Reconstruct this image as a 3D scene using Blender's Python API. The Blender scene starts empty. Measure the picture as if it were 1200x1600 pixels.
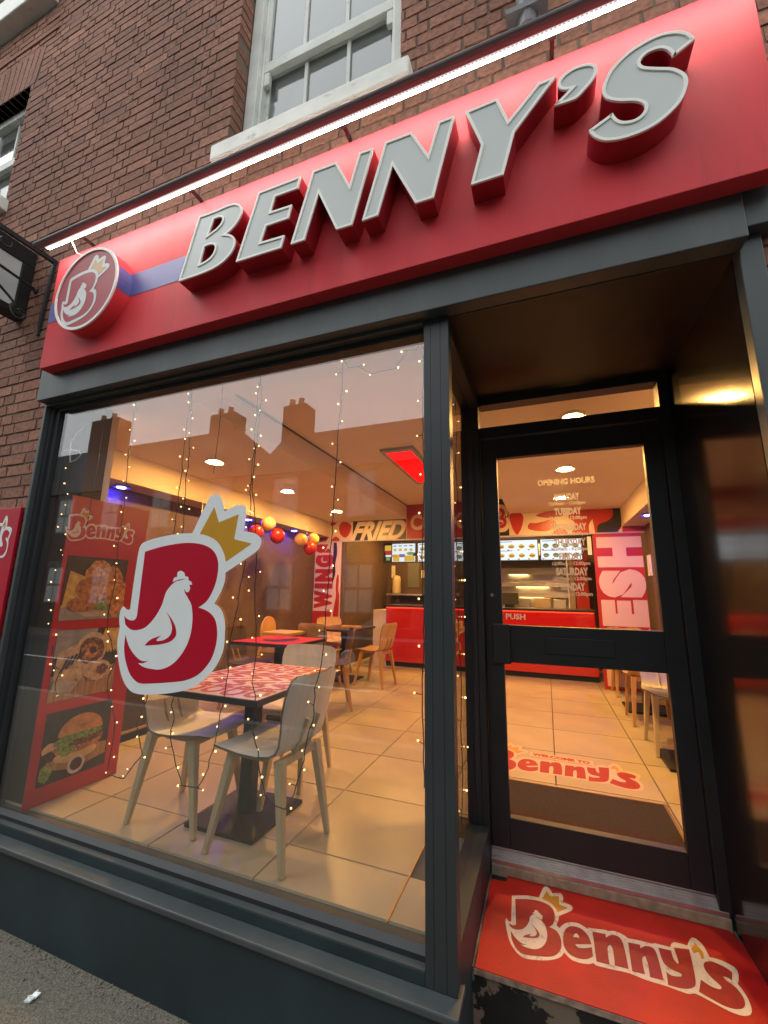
import bpy, bmesh, math, random
from mathutils import Vector, Matrix
from mathutils.geometry import tessellate_polygon
random.seed(7)
S = bpy.context.scene
COL = S.collection
rad = math.radians

# ------------------------------------------------------------------ camera, sky, sun, exposure
cam_data = bpy.data.cameras.new('camera')
cam = bpy.data.objects.new('camera', cam_data)
COL.objects.link(cam)
FPX = 649.36
cam_data.sensor_fit = 'HORIZONTAL'
cam_data.sensor_width = 36.0
cam_data.lens = 36.0 * FPX / 1200.0
cam_data.clip_start = 0.05
cam_data.clip_end = 400.0
_y, _t, _r = 0.369029, 0.192740, -0.016441
ROT = Matrix.Rotation(_y, 3, 'Z') @ Matrix.Rotation(_t, 3, 'X') @ Matrix.Rotation(_r, 3, 'Y')
CAM = Vector((0.0, -1.6, 1.62))
cam.matrix_world = Matrix.Translation(CAM) @ (ROT @ Matrix.Rotation(rad(90), 3, 'X')).to_4x4()
S.camera = cam

def project(p):
    q = ROT.transposed() @ (Vector(p) - CAM)
    if q.y < 0.05:
        return None
    return (600 + FPX * q.x / q.y, 800 - FPX * q.z / q.y)

world = bpy.data.worlds.new('World')
S.world = world
world.use_nodes = True
wn = world.node_tree.nodes
wl = world.node_tree.links
wn.clear()
wo = wn.new('ShaderNodeOutputWorld')
bg = wn.new('ShaderNodeBackground')
sky = wn.new('ShaderNodeTexSky')
sky.sky_type = 'NISHITA'
sky.sun_disc = False
SUN_EL, SUN_AZ = 50.0, 245.0
sky.sun_elevation = rad(SUN_EL)
sky.sun_rotation = rad(SUN_AZ)
sky.air_density = 1.0
sky.dust_density = 2.0
sky.ozone_density = 1.0
hs = wn.new('ShaderNodeHueSaturation')      # a grey overcast: most of the blue taken out
hs.inputs['Saturation'].default_value = 0.16
wl.new(sky.outputs['Color'], hs.inputs['Color'])
ov = wn.new('ShaderNodeMix'); ov.data_type = 'RGBA'     # most of it an even cloud layer
ov.inputs['Factor'].default_value = 0.88
ov.inputs['B'].default_value = (10.6, 11.1, 11.2, 1)
wl.new(hs.outputs['Color'], ov.inputs['A'])
wl.new(ov.outputs['Result'], bg.inputs['Color'])
bg.inputs['Strength'].default_value = 0.15
wl.new(bg.outputs['Background'], wo.inputs['Surface'])

sun_data = bpy.data.lights.new('sun', 'SUN')
sun_data.energy = 0.7
sun_data.angle = rad(25)
sun_data.color = (1.0, 0.97, 0.93)
sun = bpy.data.objects.new('sun', sun_data)
COL.objects.link(sun)
sun.rotation_euler = (rad(90 - SUN_EL), 0, rad(180 - SUN_AZ + 0))

S.view_settings.view_transform = 'Standard'
S.view_settings.look = 'None'
S.view_settings.gamma = 1.0
S.view_settings.exposure = 0.0
S.view_settings.use_curve_mapping = False
S.render.engine = 'CYCLES'
S.cycles.use_denoising = True
S.cycles.max_bounces = 8
S.cycles.diffuse_bounces = 5
S.cycles.glossy_bounces = 4
S.cycles.transparent_max_bounces = 24
S.cycles.transmission_bounces = 4
S.cycles.sample_clamp_indirect = 4.0
S.cycles.caustics_reflective = False
S.cycles.caustics_refractive = False

# ------------------------------------------------------------------ traced outlines (metres, on the plane they stand on)
SIGN = {
 'B': [[(-1.615,3.57,1),(-1.511,3.567),(-1.43,3.57),(-1.381,3.565),(-1.348,3.544),(-1.328,3.513),(-1.331,3.477),(-1.351,3.441),(-1.382,3.411),(-1.417,3.393,1),(-1.383,3.376),(-1.358,3.349),(-1.352,3.319),(-1.362,3.282),(-1.39,3.249),(-1.431,3.224),(-1.486,3.209),(-1.566,3.202,1),(-1.707,3.2,1)],
   [(-1.51,3.516,1),(-1.483,3.516),(-1.459,3.508),(-1.452,3.491),(-1.459,3.471),(-1.484,3.45),(-1.51,3.44),(-1.536,3.43,1)],
   [(-1.553,3.362,1),(-1.519,3.364),(-1.493,3.354),(-1.482,3.339),(-1.485,3.31),(-1.502,3.287),(-1.53,3.273),(-1.572,3.265,1)]],
 'E': [[(-1.234,3.574,1),(-0.988,3.572,1),(-1,3.507,1),(-1.13,3.509,1),(-1.149,3.429,1),(-1.028,3.424,1),(-1.043,3.353,1),(-1.169,3.354,1),(-1.194,3.271,1),(-1.058,3.265,1),(-1.073,3.2,1),(-1.336,3.204,1)]],
 'N1': [[(-0.923,3.573,1),(-0.798,3.571,1),(-0.726,3.417,1),(-0.683,3.574,1),(-0.612,3.569,1),(-0.706,3.198,1),(-0.784,3.2,1),(-0.885,3.432,1),(-0.947,3.201,1),(-1.021,3.201,1)]],
 'N2': [[(-0.558,3.575,1),(-0.434,3.573,1),(-0.363,3.424,1),(-0.318,3.572,1),(-0.248,3.571,1),(-0.341,3.2,1),(-0.418,3.201,1),(-0.521,3.433,1),(-0.585,3.203,1),(-0.659,3.201,1)]],
 'Y': [[(-0.205,3.568,1),(-0.076,3.572,1),(-0.038,3.445,1),(0.076,3.567,1),(0.144,3.571,1),(-0.018,3.38,1),(-0.067,3.2,1),(-0.191,3.201,1),(-0.146,3.375,1)]],
 'AP': [[(0.126,3.434,1),(0.185,3.483,1),(0.165,3.49),(0.149,3.505),(0.145,3.528),(0.154,3.549),(0.179,3.568),(0.211,3.576),(0.243,3.572),(0.264,3.562),(0.278,3.541),(0.277,3.513),(0.258,3.481),(0.23,3.453),(0.198,3.43)]],
 'S': [[(0.577,3.495,1),(0.562,3.53),(0.534,3.557),(0.485,3.574),(0.433,3.569),(0.378,3.549),(0.327,3.508),(0.297,3.459),(0.287,3.415),(0.299,3.379),(0.334,3.35),(0.385,3.324),(0.408,3.296),(0.402,3.266),(0.378,3.25),(0.346,3.255),(0.325,3.274),(0.312,3.308,1),(0.233,3.268,1),(0.247,3.233),(0.279,3.202),(0.328,3.187),(0.386,3.187),(0.437,3.201),(0.483,3.231),(0.517,3.268),(0.538,3.321),(0.538,3.357),(0.523,3.386),(0.501,3.41),(0.453,3.439),(0.42,3.463),(0.414,3.488),(0.434,3.511),(0.467,3.514),(0.491,3.499),(0.504,3.473),(0.507,3.455,1)]],
}
EMBLEM = {
 'white': [(-2.077,1.836),(-2.054,1.869),(-1.976,1.89),(-1.832,1.909),(-1.708,1.91,1),(-1.619,2.09),(-1.59,2.109),(-1.554,2.103),(-1.528,2.069),(-1.508,2.015,1),(-1.426,2.045),(-1.387,2.036),(-1.372,2.01),(-1.379,1.908,1),(-1.312,1.896),(-1.274,1.871),(-1.271,1.838),(-1.296,1.806),(-1.47,1.706,1),(-1.469,1.663),(-1.488,1.61),(-1.522,1.556,1),(-1.479,1.532),(-1.449,1.482),(-1.439,1.407),(-1.444,1.333),(-1.48,1.263),(-1.539,1.203),(-1.616,1.157),(-1.716,1.129),(-1.847,1.107),(-1.948,1.099),(-2.007,1.108),(-2.057,1.14),(-2.096,1.19),(-2.132,1.269),(-2.15,1.344),(-2.147,1.414),(-2.158,1.456),(-2.158,1.506),(-2.138,1.528,1),(-2.112,1.511),(-2.087,1.512,1),(-2.085,1.696)],
 'red': [(-2.03,1.82,1),(-1.9,1.847),(-1.75,1.861),(-1.639,1.851),(-1.564,1.821),(-1.524,1.77),(-1.516,1.702),(-1.532,1.629),(-1.568,1.569),(-1.62,1.535,1),(-1.553,1.517),(-1.506,1.48),(-1.486,1.418),(-1.49,1.349),(-1.516,1.285),(-1.575,1.225),(-1.655,1.19),(-1.758,1.172),(-1.864,1.158),(-1.943,1.151),(-1.988,1.162),(-2.033,1.195),(-2.075,1.259),(-2.094,1.319),(-2.095,1.385,1),(-2.101,1.416,1),(-2.124,1.479,1),(-2.098,1.462),(-2.061,1.456),(-2.038,1.464),(-2.03,1.485,1)],
 'hen': [(-2.122,1.443,1),(-2.074,1.414),(-2.027,1.407),(-1.957,1.426),(-1.899,1.479),(-1.861,1.542),(-1.843,1.605),(-1.811,1.643),(-1.778,1.666),(-1.804,1.659,1),(-1.798,1.68),(-1.779,1.687),(-1.779,1.708),(-1.757,1.716),(-1.732,1.705),(-1.724,1.689),(-1.705,1.685),(-1.698,1.668),(-1.681,1.661),(-1.673,1.645,1),(-1.69,1.644),(-1.683,1.627),(-1.692,1.61),(-1.708,1.61),(-1.721,1.627,1),(-1.716,1.607),(-1.692,1.58),(-1.665,1.547),(-1.649,1.488),(-1.648,1.423),(-1.662,1.364),(-1.698,1.304),(-1.752,1.255),(-1.821,1.228),(-1.894,1.226),(-1.943,1.232),(-1.979,1.247,1),(-1.946,1.248),(-1.908,1.263,1),(-1.957,1.26),(-2.01,1.284),(-2.056,1.322),(-2.087,1.368),(-2.104,1.402,1)],
 'wing': [(-1.828,1.509,1),(-1.78,1.47),(-1.75,1.431),(-1.744,1.392),(-1.778,1.364),(-1.84,1.347),(-1.949,1.335,1),(-1.909,1.367),(-1.842,1.389,1),(-1.871,1.364),(-1.825,1.368),(-1.783,1.393),(-1.774,1.43),(-1.795,1.473)],
 'comb': [(-1.8,1.658,1),(-1.76,1.672),(-1.718,1.675,1),(-1.759,1.667)],
 'crown': [(-1.657,1.905,1),(-1.578,2.043,1),(-1.539,1.96,1),(-1.418,1.996,1),(-1.433,1.871,1),(-1.324,1.846,1),(-1.473,1.759,1),(-1.489,1.803),(-1.534,1.859),(-1.599,1.892)],
}
WORD = {
 'e': [(-0.012,0.521),(-0.007,0.572),(0.01,0.608),(0.034,0.622),(0.062,0.619),(0.084,0.592),(0.094,0.546,1),(0.094,0.488,1),(0.07,0.465),(0.039,0.456),(0.011,0.463),(-0.007,0.489)],
 'eslit': [(0.034,0.521,1),(0.064,0.533),(0.094,0.545,1),(0.094,0.532,1),(0.066,0.515),(0.043,0.509)],
 'eeye': [(0.028,0.559,1),(0.033,0.575),(0.043,0.582),(0.051,0.564,1)],
 'n1': [(0.104,0.621,1),(0.153,0.627,1),(0.153,0.607,1),(0.178,0.633),(0.204,0.631),(0.214,0.592),(0.213,0.476,1),(0.167,0.474,1),(0.171,0.55),(0.164,0.574),(0.152,0.554),(0.149,0.47,1),(0.104,0.467,1)],
 'n2': [(0.233,0.615,1),(0.276,0.62,1),(0.274,0.6,1),(0.299,0.623),(0.323,0.62),(0.329,0.582),(0.324,0.471,1),(0.281,0.468,1),(0.286,0.534),(0.283,0.566),(0.27,0.547),(0.266,0.474,1),(0.224,0.471,1)],
 'y': [(0.342,0.632,1),(0.386,0.635,1),(0.384,0.593),(0.393,0.574,1),(0.398,0.583),(0.4,0.656,1),(0.454,0.669,1),(0.447,0.603),(0.433,0.511),(0.422,0.485),(0.398,0.466),(0.367,0.457),(0.335,0.457,1),(0.343,0.517,1),(0.358,0.505),(0.388,0.513,1),(0.392,0.529),(0.361,0.538),(0.343,0.561)],
 'ap': [(0.464,0.678,1),(0.488,0.717,1),(0.49,0.703),(0.501,0.679),(0.497,0.647),(0.487,0.637),(0.485,0.668),(0.466,0.654,1)],
 's': [(0.489,0.617),(0.519,0.635),(0.556,0.624),(0.573,0.607,1),(0.558,0.564,1),(0.55,0.575),(0.535,0.573),(0.54,0.558),(0.561,0.536),(0.569,0.494),(0.557,0.458),(0.528,0.439),(0.492,0.438),(0.431,0.467,1),(0.453,0.526,1),(0.481,0.507),(0.504,0.506),(0.512,0.523),(0.491,0.555),(0.482,0.584)],
 "outline": [(-0.225,0.714,1),(-0.192,0.729),(-0.15,0.744),(-0.108,0.748,1),(-0.088,0.829),(-0.076,0.842),(-0.062,0.832),(-0.048,0.803,1),(-0.015,0.818),(-0.003,0.799),(-0.006,0.761,1),(0.027,0.753),(0.035,0.739),(0.028,0.718),(-0.024,0.663,1),(-0.027,0.636),(-0.036,0.603,1),(-0.024,0.59,1),(-0.004,0.623),(0.018,0.641),(0.052,0.649),(0.087,0.632),(0.094,0.644,1),(0.089,0.637,1),(0.157,0.653),(0.165,0.65),(0.191,0.661),(0.219,0.654),(0.237,0.64,1),(0.281,0.645),(0.32,0.646),(0.333,0.653,1),(0.388,0.655,1),(0.397,0.677),(0.413,0.69),(0.454,0.69,1),(0.477,0.737),(0.493,0.747),(0.513,0.719),(0.518,0.668),(0.517,0.657,1),(0.552,0.658),(0.591,0.64),(0.591,0.603),(0.573,0.558,1),(0.582,0.518),(0.58,0.467),(0.566,0.435),(0.539,0.42),(0.501,0.423),(0.419,0.455),(0.392,0.444),(0.326,0.45),(0.266,0.45),(0.216,0.458),(0.16,0.453),(0.103,0.448),(0.092,0.457,1),(0.091,0.456,1),(0.075,0.444),(0.045,0.437),(0.016,0.44),(-0.011,0.466,1),(-0.022,0.44),(-0.053,0.412),(-0.099,0.391),(-0.153,0.379),(-0.185,0.395),(-0.213,0.438),(-0.23,0.496),(-0.239,0.542),(-0.236,0.562,1),(-0.226,0.547),(-0.216,0.55,1)],
}
EMB2STEP = [[0.3179, 0.0305], [-0.0393, 0.4528], [0.5078, -0.0672]]
FAIRY = {
 'loopA': [(-2.311,2.785),(-2.313,2.646),(-2.308,2.5),(-2.312,2.378),(-2.298,2.218),(-2.29,2.062),(-2.297,1.911),(-2.289,1.763),(-2.279,1.662),(-2.301,1.513),(-2.287,1.395),(-2.229,1.31),(-2.197,1.223),(-2.226,1.145),(-2.224,1.087),(-2.194,1.038),(-2.138,0.928),(-2.137,0.806),(-2.148,0.697),(-2.095,0.687),(-2.031,0.685),(-1.983,0.742),(-1.917,0.816),(-1.957,0.893),(-1.98,0.947),(-1.956,1.013),(-1.93,1.071),(-1.939,1.122),(-1.948,1.2),(-1.952,1.359),(-1.944,1.589),(-1.925,1.76),(-1.883,1.905),(-1.876,1.986),(-1.875,2.076),(-1.872,2.177),(-1.873,2.315),(-1.874,2.455),(-1.87,2.603),(-1.87,2.774)],
 'loopB': [(-1.86,2.772),(-1.845,2.591),(-1.838,2.436),(-1.828,2.329),(-1.831,2.218),(-1.821,2.119),(-1.813,1.931),(-1.814,1.691),(-1.793,1.367),(-1.761,1.184),(-1.751,1.112),(-1.767,1.054),(-1.734,1.002),(-1.755,0.944),(-1.736,0.875),(-1.695,0.794),(-1.648,0.716),(-1.552,0.723),(-1.507,0.789),(-1.496,0.85),(-1.471,0.93),(-1.459,1.05),(-1.437,1.159),(-1.435,1.24),(-1.438,1.339),(-1.432,1.425),(-1.411,1.519),(-1.405,1.614),(-1.389,1.723),(-1.382,1.85),(-1.376,1.947),(-1.389,2.215),(-1.386,2.354),(-1.387,2.496),(-1.387,2.728)],
 'loopC': [(-1.383,2.773),(-1.361,2.62),(-1.365,2.53),(-1.373,2.388),(-1.38,2.283),(-1.377,2.129),(-1.35,2.011),(-1.32,1.848),(-1.314,1.692),(-1.308,1.549),(-1.288,1.411),(-1.28,1.323),(-1.291,1.206),(-1.264,1.15),(-1.274,1.022),(-1.233,0.919),(-1.215,0.834),(-1.181,0.754),(-1.126,0.724),(-1.078,0.72),(-1.038,0.781),(-1.004,0.889),(-0.991,0.985),(-0.957,1.105),(-0.96,1.211),(-0.931,1.321),(-0.923,1.481),(-0.918,1.573),(-0.917,1.703),(-0.912,1.808),(-0.906,1.896),(-0.903,2.047),(-0.899,2.193),(-0.897,2.373),(-0.89,2.461),(-0.883,2.628),(-0.884,2.756)],
 'garland': [(-0.884,2.767),(-0.851,2.711),(-0.798,2.705),(-0.723,2.656),(-0.664,2.662),(-0.609,2.658),(-0.574,2.704),(-0.546,2.738),(-0.505,2.733),(-0.487,2.771),(-0.468,2.731)],
 'left': [(-2.947,2.531),(-2.896,2.403),(-2.836,2.26),(-2.817,2.133),(-2.872,2.032),(-2.768,1.887),(-2.82,1.828),(-2.755,1.76),(-2.821,1.691),(-2.851,1.621),(-2.786,1.462),(-2.75,1.371),(-2.711,1.264),(-2.738,1.191),(-2.622,1.157),(-2.653,1.082),(-2.614,1.017)],
}

# ------------------------------------------------------------------ helpers
def smooth(pts, n=4):
    """closed outline: points flagged 1 are corners, the rest is a Catmull-Rom curve"""
    N = len(pts)
    out = []
    for i in range(N):
        p0, p1, p2, p3 = pts[i - 1], pts[i], pts[(i + 1) % N], pts[(i + 2) % N]
        c1, c2 = len(p1) > 2, len(p2) > 2
        out.append((p1[0], p1[1]))
        if c1 and c2:
            continue
        m1 = (0.5 * (p2[0] - p0[0]), 0.5 * (p2[1] - p0[1]))
        m2 = (0.5 * (p3[0] - p1[0]), 0.5 * (p3[1] - p1[1]))
        if c1:
            m1 = (p2[0] - p1[0] - 0.5 * m2[0], p2[1] - p1[1] - 0.5 * m2[1])
        if c2:
            m2 = (p2[0] - p1[0] - 0.5 * m1[0], p2[1] - p1[1] - 0.5 * m1[1])
        d = math.hypot(p2[0] - p1[0], p2[1] - p1[1])
        for m in (0, 1):
            mm = m1 if m == 0 else m2
            L = math.hypot(*mm)
            if L > d and L > 0:
                s = d / L
                if m == 0:
                    m1 = (m1[0] * s, m1[1] * s)
                else:
                    m2 = (m2[0] * s, m2[1] * s)
        for k in range(1, n):
            t = k / n
            h1 = 2 * t**3 - 3 * t**2 + 1; h2 = t**3 - 2 * t**2 + t
            h3 = -2 * t**3 + 3 * t**2; h4 = t**3 - t**2
            out.append((h1 * p1[0] + h2 * m1[0] + h3 * p2[0] + h4 * m2[0],
                        h1 * p1[1] + h2 * m1[1] + h3 * p2[1] + h4 * m2[1]))
    return out

def area2(l):
    return sum(l[i - 1][0] * l[i][1] - l[i][0] * l[i - 1][1] for i in range(len(l)))

def inset(loop, d):
    """offset a closed 2-D outline towards its inside by d"""
    s = 1 if area2(loop) > 0 else -1
    n = len(loop); out = []
    for i in range(n):
        a, b, c = Vector(loop[i - 1]), Vector(loop[i]), Vector(loop[(i + 1) % n])
        e1, e2 = (b - a), (c - b)
        if e1.length < 1e-7: e1 = e2
        if e2.length < 1e-7: e2 = e1
        e1, e2 = e1.normalized(), e2.normalized()
        n1, n2 = Vector((-e1.y, e1.x)) * s, Vector((-e2.y, e2.x)) * s
        m = n1 + n2
        if m.length < 1e-4:
            m = n1
        m.normalize()
        k = d / max(0.35, m.dot(n1))
        out.append((b.x + m.x * k, b.y + m.y * k))
    return out

class MB:
    def __init__(s):
        s.v, s.f = [], []
    def add(s, vs, fs):
        o = len(s.v)
        s.v += [tuple(p) for p in vs]
        s.f += [tuple(i + o for i in f) for f in fs]
        return s
    def box(s, a, b, jit=0.0):
        x0, y0, z0 = a; x1, y1, z1 = b
        vs = [(x0, y0, z0), (x1, y0, z0), (x1, y1, z0), (x0, y1, z0), (x0, y0, z1), (x1, y0, z1), (x1, y1, z1), (x0, y1, z1)]
        if jit:
            vs = [tuple(q + random.uniform(-jit, jit) for q in p) for p in vs]
        return s.add(vs, [(0, 3, 2, 1), (4, 5, 6, 7), (0, 1, 5, 4), (1, 2, 6, 5), (2, 3, 7, 6), (3, 0, 4, 7)])
    def hexa(s, vs):
        return s.add(vs, [(0, 3, 2, 1), (4, 5, 6, 7), (0, 1, 5, 4), (1, 2, 6, 5), (2, 3, 7, 6), (3, 0, 4, 7)])
    def bar(s, p, q, w0, w1=None, t0=None, t1=None, up=(0, 0, 1)):
        """a tapering square bar from p to q"""
        w1 = w0 if w1 is None else w1; t0 = w0 if t0 is None else t0; t1 = w1 if t1 is None else t1
        p, q = Vector(p), Vector(q); d = (q - p).normalized(); u = Vector(up)
        if abs(d.dot(u)) > 0.95: u = Vector((0, 1, 0))
        a = d.cross(u).normalized(); b = d.cross(a).normalized()
        vs = [p - a*w0 - b*t0, p + a*w0 - b*t0, p + a*w0 + b*t0, p - a*w0 + b*t0,
              q - a*w1 - b*t1, q + a*w1 - b*t1, q + a*w1 + b*t1, q - a*w1 + b*t1]
        return s.hexa(vs)
    def tube(s, pts, r, n=8, r1=None, caps=True):
        pts = [Vector(p) for p in pts]; m = len(pts); o = len(s.v)
        r1 = r if r1 is None else r1
        ref = None
        for i, p in enumerate(pts):
            d = (pts[min(i + 1, m - 1)] - pts[max(i - 1, 0)]).normalized()
            if ref is None:
                ref = d.orthogonal().normalized()
            ref = (ref - d * ref.dot(d))
            if ref.length < 1e-5: ref = d.orthogonal()
            ref.normalize(); b = d.cross(ref)
            rr = r + (r1 - r) * i / max(1, m - 1)
            for k in range(n):
                a = 2 * math.pi * k / n
                s.v.append(tuple(p + (ref * math.cos(a) + b * math.sin(a)) * rr))
        for i in range(m - 1):
            for k in range(n):
                k2 = (k + 1) % n
                s.f.append((o + i*n + k, o + i*n + k2, o + (i+1)*n + k2, o + (i+1)*n + k))
        if caps:
            s.f.append(tuple(o + k for k in range(n - 1, -1, -1)))
            s.f.append(tuple(o + (m-1)*n + k for k in range(n)))
        return s
    def lathe(s, c, prof, n=16, axis='Z', caps=True):
        """prof: list of (radius, height); axis Z or Y"""
        o = len(s.v); c = Vector(c)
        for r, h in prof:
            for k in range(n):
                a = 2 * math.pi * k / n
                if axis == 'Z': s.v.append((c.x + r*math.cos(a), c.y + r*math.sin(a), c.z + h))
                else: s.v.append((c.x + r*math.cos(a), c.y + h, c.z + r*math.sin(a)))
        for i in range(len(prof) - 1):
            for k in range(n):
                k2 = (k + 1) % n
                s.f.append((o+i*n+k, o+i*n+k2, o+(i+1)*n+k2, o+(i+1)*n+k))
        if caps and prof[0][0] > 1e-6: s.f.append(tuple(o + k for k in range(n-1, -1, -1)))
        if caps and prof[-1][0] > 1e-6: s.f.append(tuple(o + (len(prof)-1)*n + k for k in range(n)))
        return s
    def shape(s, loops, f3, depth):
        """loops: outer + holes in 2-D; f3(x, y, k) with k 0 front .. 1 back"""
        loops = [list(l) for l in loops]
        flat = [p for l in loops for p in l]
        tris = tessellate_polygon([[Vector((p[0], p[1], 0)) for p in l] for l in loops])
        o = len(s.v)
        s.v += [tuple(f3(p[0], p[1], 0.0)) for p in flat]
        if depth:
            s.v += [tuple(f3(p[0], p[1], 1.0)) for p in flat]
        n = len(flat)
        for t in tris:
            s.f.append(tuple(o + i for i in t))
            if depth: s.f.append(tuple(o + n + i for i in reversed(t)))
        if depth:
            b = 0
            for l in loops:
                m = len(l)
                for i in range(m):
                    j = (i + 1) % m
                    s.f.append((o+b+i, o+b+j, o+n+b+j, o+n+b+i))
                b += m
        return s
    def ring(s, outer, inner, f3):
        """a closed band between two outlines of equal length, with thickness f3(.,.,0..1)"""
        n = len(outer); o = len(s.v)
        for l in (outer, inner):
            for k in (0.0, 1.0):
                s.v += [tuple(f3(p[0], p[1], k)) for p in l]
        for i in range(n):
            j = (i + 1) % n
            A, B, Cc, D = o, o + n, o + 2*n, o + 3*n     # outer front, outer back, inner front, inner back
            s.f += [(A+i, A+j, Cc+j, Cc+i), (A+i, B+i, B+j, A+j), (Cc+i, Cc+j, D+j, D+i), (B+i, D+i, D+j, B+j)]
        return s

ORG = {}
def thing(name, label, cat, loc=(0, 0, 0), rz=0.0, group=None):
    o = bpy.data.objects.new(name, None); COL.objects.link(o)
    o.location = loc; o.rotation_euler = (0, 0, rz); o.empty_display_size = 0.1
    o['label'] = label; o['category'] = cat
    if group: o['group'] = group
    ORG[o] = Vector(loc)
    return o

def mesh_of(mb, name, fix=True, soft=False):
    me = bpy.data.meshes.new(name)
    me.from_pydata(mb.v, [], mb.f)
    if fix:
        b = bmesh.new(); b.from_mesh(me)
        bmesh.ops.recalc_face_normals(b, faces=b.faces)
        b.to_mesh(me); b.free()
    if soft:
        for p in me.polygons: p.use_smooth = True
    me.update()
    return me

def part(name, mb, m, parent=None, kind=None, label=None, soft=False, bevel=0.0, fix=True):
    """one mesh object; mb is in world coordinates (or the thing's own, if the thing sits at the origin)"""
    if parent is not None:
        o0 = ORG.get(parent, Vector((0, 0, 0)))
        if o0.length > 0:
            mb.v = [(p[0]-o0.x, p[1]-o0.y, p[2]-o0.z) for p in mb.v]
    me = mesh_of(mb, name, fix, soft)
    me.materials.append(m)
    o = bpy.data.objects.new(name, me); COL.objects.link(o)
    if parent is not None:
        o.parent = parent
        ORG[o] = ORG.get(parent, Vector((0, 0, 0)))
    if kind: o['kind'] = kind
    if label: o['label'] = label
    if bevel:
        bv = o.modifiers.new('bevel', 'BEVEL'); bv.width = bevel; bv.segments = 2; bv.limit_method = 'ANGLE'
    return o

def single(name, mb, m, label, cat, group=None, loc=None, **k):
    o = part(name, mb, m, None, **k)
    o['label'] = label; o['category'] = cat
    if group: o['group'] = group
    return o

def structure(name, mb, m, **k):
    return part(name, mb, m, None, kind='structure', **k)

def copy_tree(o, parent=None, depth=0):
    c = o.copy(); COL.objects.link(c); c.parent = parent
    for ch in list(o.children):
        copy_tree(ch, c, depth + 1)
    return c

# ------------------------------------------------------------------ materials
MATS = {}
def mat(name, col, rough=0.5, metal=0.0, var=0.0, vscale=8.0, bump=0.0, bscale=40.0, spec=0.5, coat=0.0, dirt=None, dscale=3.0, dlim=(0.55, 0.7), rvar=0.0, rand=0.0, stretch=None):
    if name in MATS: return MATS[name]
    m = bpy.data.materials.new(name); m.use_nodes = True
    nt = m.node_tree; N = nt.nodes; L = nt.links
    b = N['Principled BSDF']
    b.inputs['Base Color'].default_value = (*col, 1)
    b.inputs['Roughness'].default_value = rough
    b.inputs['Metallic'].default_value = metal
    b.inputs['Specular IOR Level'].default_value = spec
    if coat: b.inputs['Coat Weight'].default_value = coat; b.inputs['Coat Roughness'].default_value = 0.08
    tc = N.new('ShaderNodeTexCoord')
    vec = tc.outputs['Object']
    if stretch:
        mp = N.new('ShaderNodeMapping'); mp.inputs['Scale'].default_value = stretch
        L.new(vec, mp.inputs['Vector']); vec = mp.outputs['Vector']
    colsock = None
    if var:
        nz = N.new('ShaderNodeTexNoise'); nz.inputs['Scale'].default_value = vscale; nz.inputs['Detail'].default_value = 5
        L.new(vec, nz.inputs['Vector'])
        mx = N.new('ShaderNodeMix'); mx.data_type = 'RGBA'
        rp = N.new('ShaderNodeMapRange'); rp.inputs['From Min'].default_value = 0.3; rp.inputs['From Max'].default_value = 0.7
        L.new(nz.outputs['Fac'], rp.inputs['Value']); L.new(rp.outputs['Result'], mx.inputs['Factor'])
        mx.inputs['A'].default_value = (*[c * (1 - var) for c in col], 1)
        mx.inputs['B'].default_value = (*[min(1, c * (1 + var)) for c in col], 1)
        colsock = mx.outputs['Result']
    if rand:
        ob = N.new('ShaderNodeObjectInfo')
        rp = N.new('ShaderNodeMapRange'); rp.inputs['To Min'].default_value = 1 - rand; rp.inputs['To Max'].default_value = 1 + rand
        L.new(ob.outputs['Random'], rp.inputs['Value'])
        mm = N.new('ShaderNodeVectorMath'); mm.operation = 'SCALE'
        if colsock: L.new(colsock, mm.inputs[0])
        else: mm.inputs[0].default_value = col
        L.new(rp.outputs['Result'], mm.inputs['Scale'])
        colsock = mm.outputs['Vector']
    if dirt:
        nz = N.new('ShaderNodeTexNoise'); nz.inputs['Scale'].default_value = dscale; nz.inputs['Detail'].default_value = 8; nz.inputs['Roughness'].default_value = 0.65
        L.new(vec, nz.inputs['Vector'])
        rp = N.new('ShaderNodeMapRange'); rp.inputs['From Min'].default_value = dlim[0]; rp.inputs['From Max'].default_value = dlim[1]
        L.new(nz.outputs['Fac'], rp.inputs['Value'])
        mx = N.new('ShaderNodeMix'); mx.data_type = 'RGBA'
        L.new(rp.outputs['Result'], mx.inputs['Factor'])
        if colsock: L.new(colsock, mx.inputs['A'])
        else: mx.inputs['A'].default_value = (*col, 1)
        mx.inputs['B'].default_value = (*dirt, 1)
        colsock = mx.outputs['Result']
    if colsock: L.new(colsock, b.inputs['Base Color'])
    if rvar:
        nz = N.new('ShaderNodeTexNoise'); nz.inputs['Scale'].default_value = vscale * 0.7; nz.inputs['Detail'].default_value = 4
        L.new(vec, nz.inputs['Vector'])
        rp = N.new('ShaderNodeMapRange'); rp.inputs['To Min'].default_value = max(0.02, rough - rvar); rp.inputs['To Max'].default_value = min(1, rough + rvar)
        L.new(nz.outputs['Fac'], rp.inputs['Value']); L.new(rp.outputs['Result'], b.inputs['Roughness'])
    if bump:
        nz = N.new('ShaderNodeTexNoise'); nz.inputs['Scale'].default_value = bscale; nz.inputs['Detail'].default_value = 4
        L.new(vec, nz.inputs['Vector'])
        bp = N.new('ShaderNodeBump'); bp.inputs['Strength'].default_value = bump; bp.inputs['Distance'].default_value = 0.01
        L.new(nz.outputs['Fac'], bp.inputs['Height']); L.new(bp.outputs['Normal'], b.inputs['Normal'])
    MATS[name] = m
    return m

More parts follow.
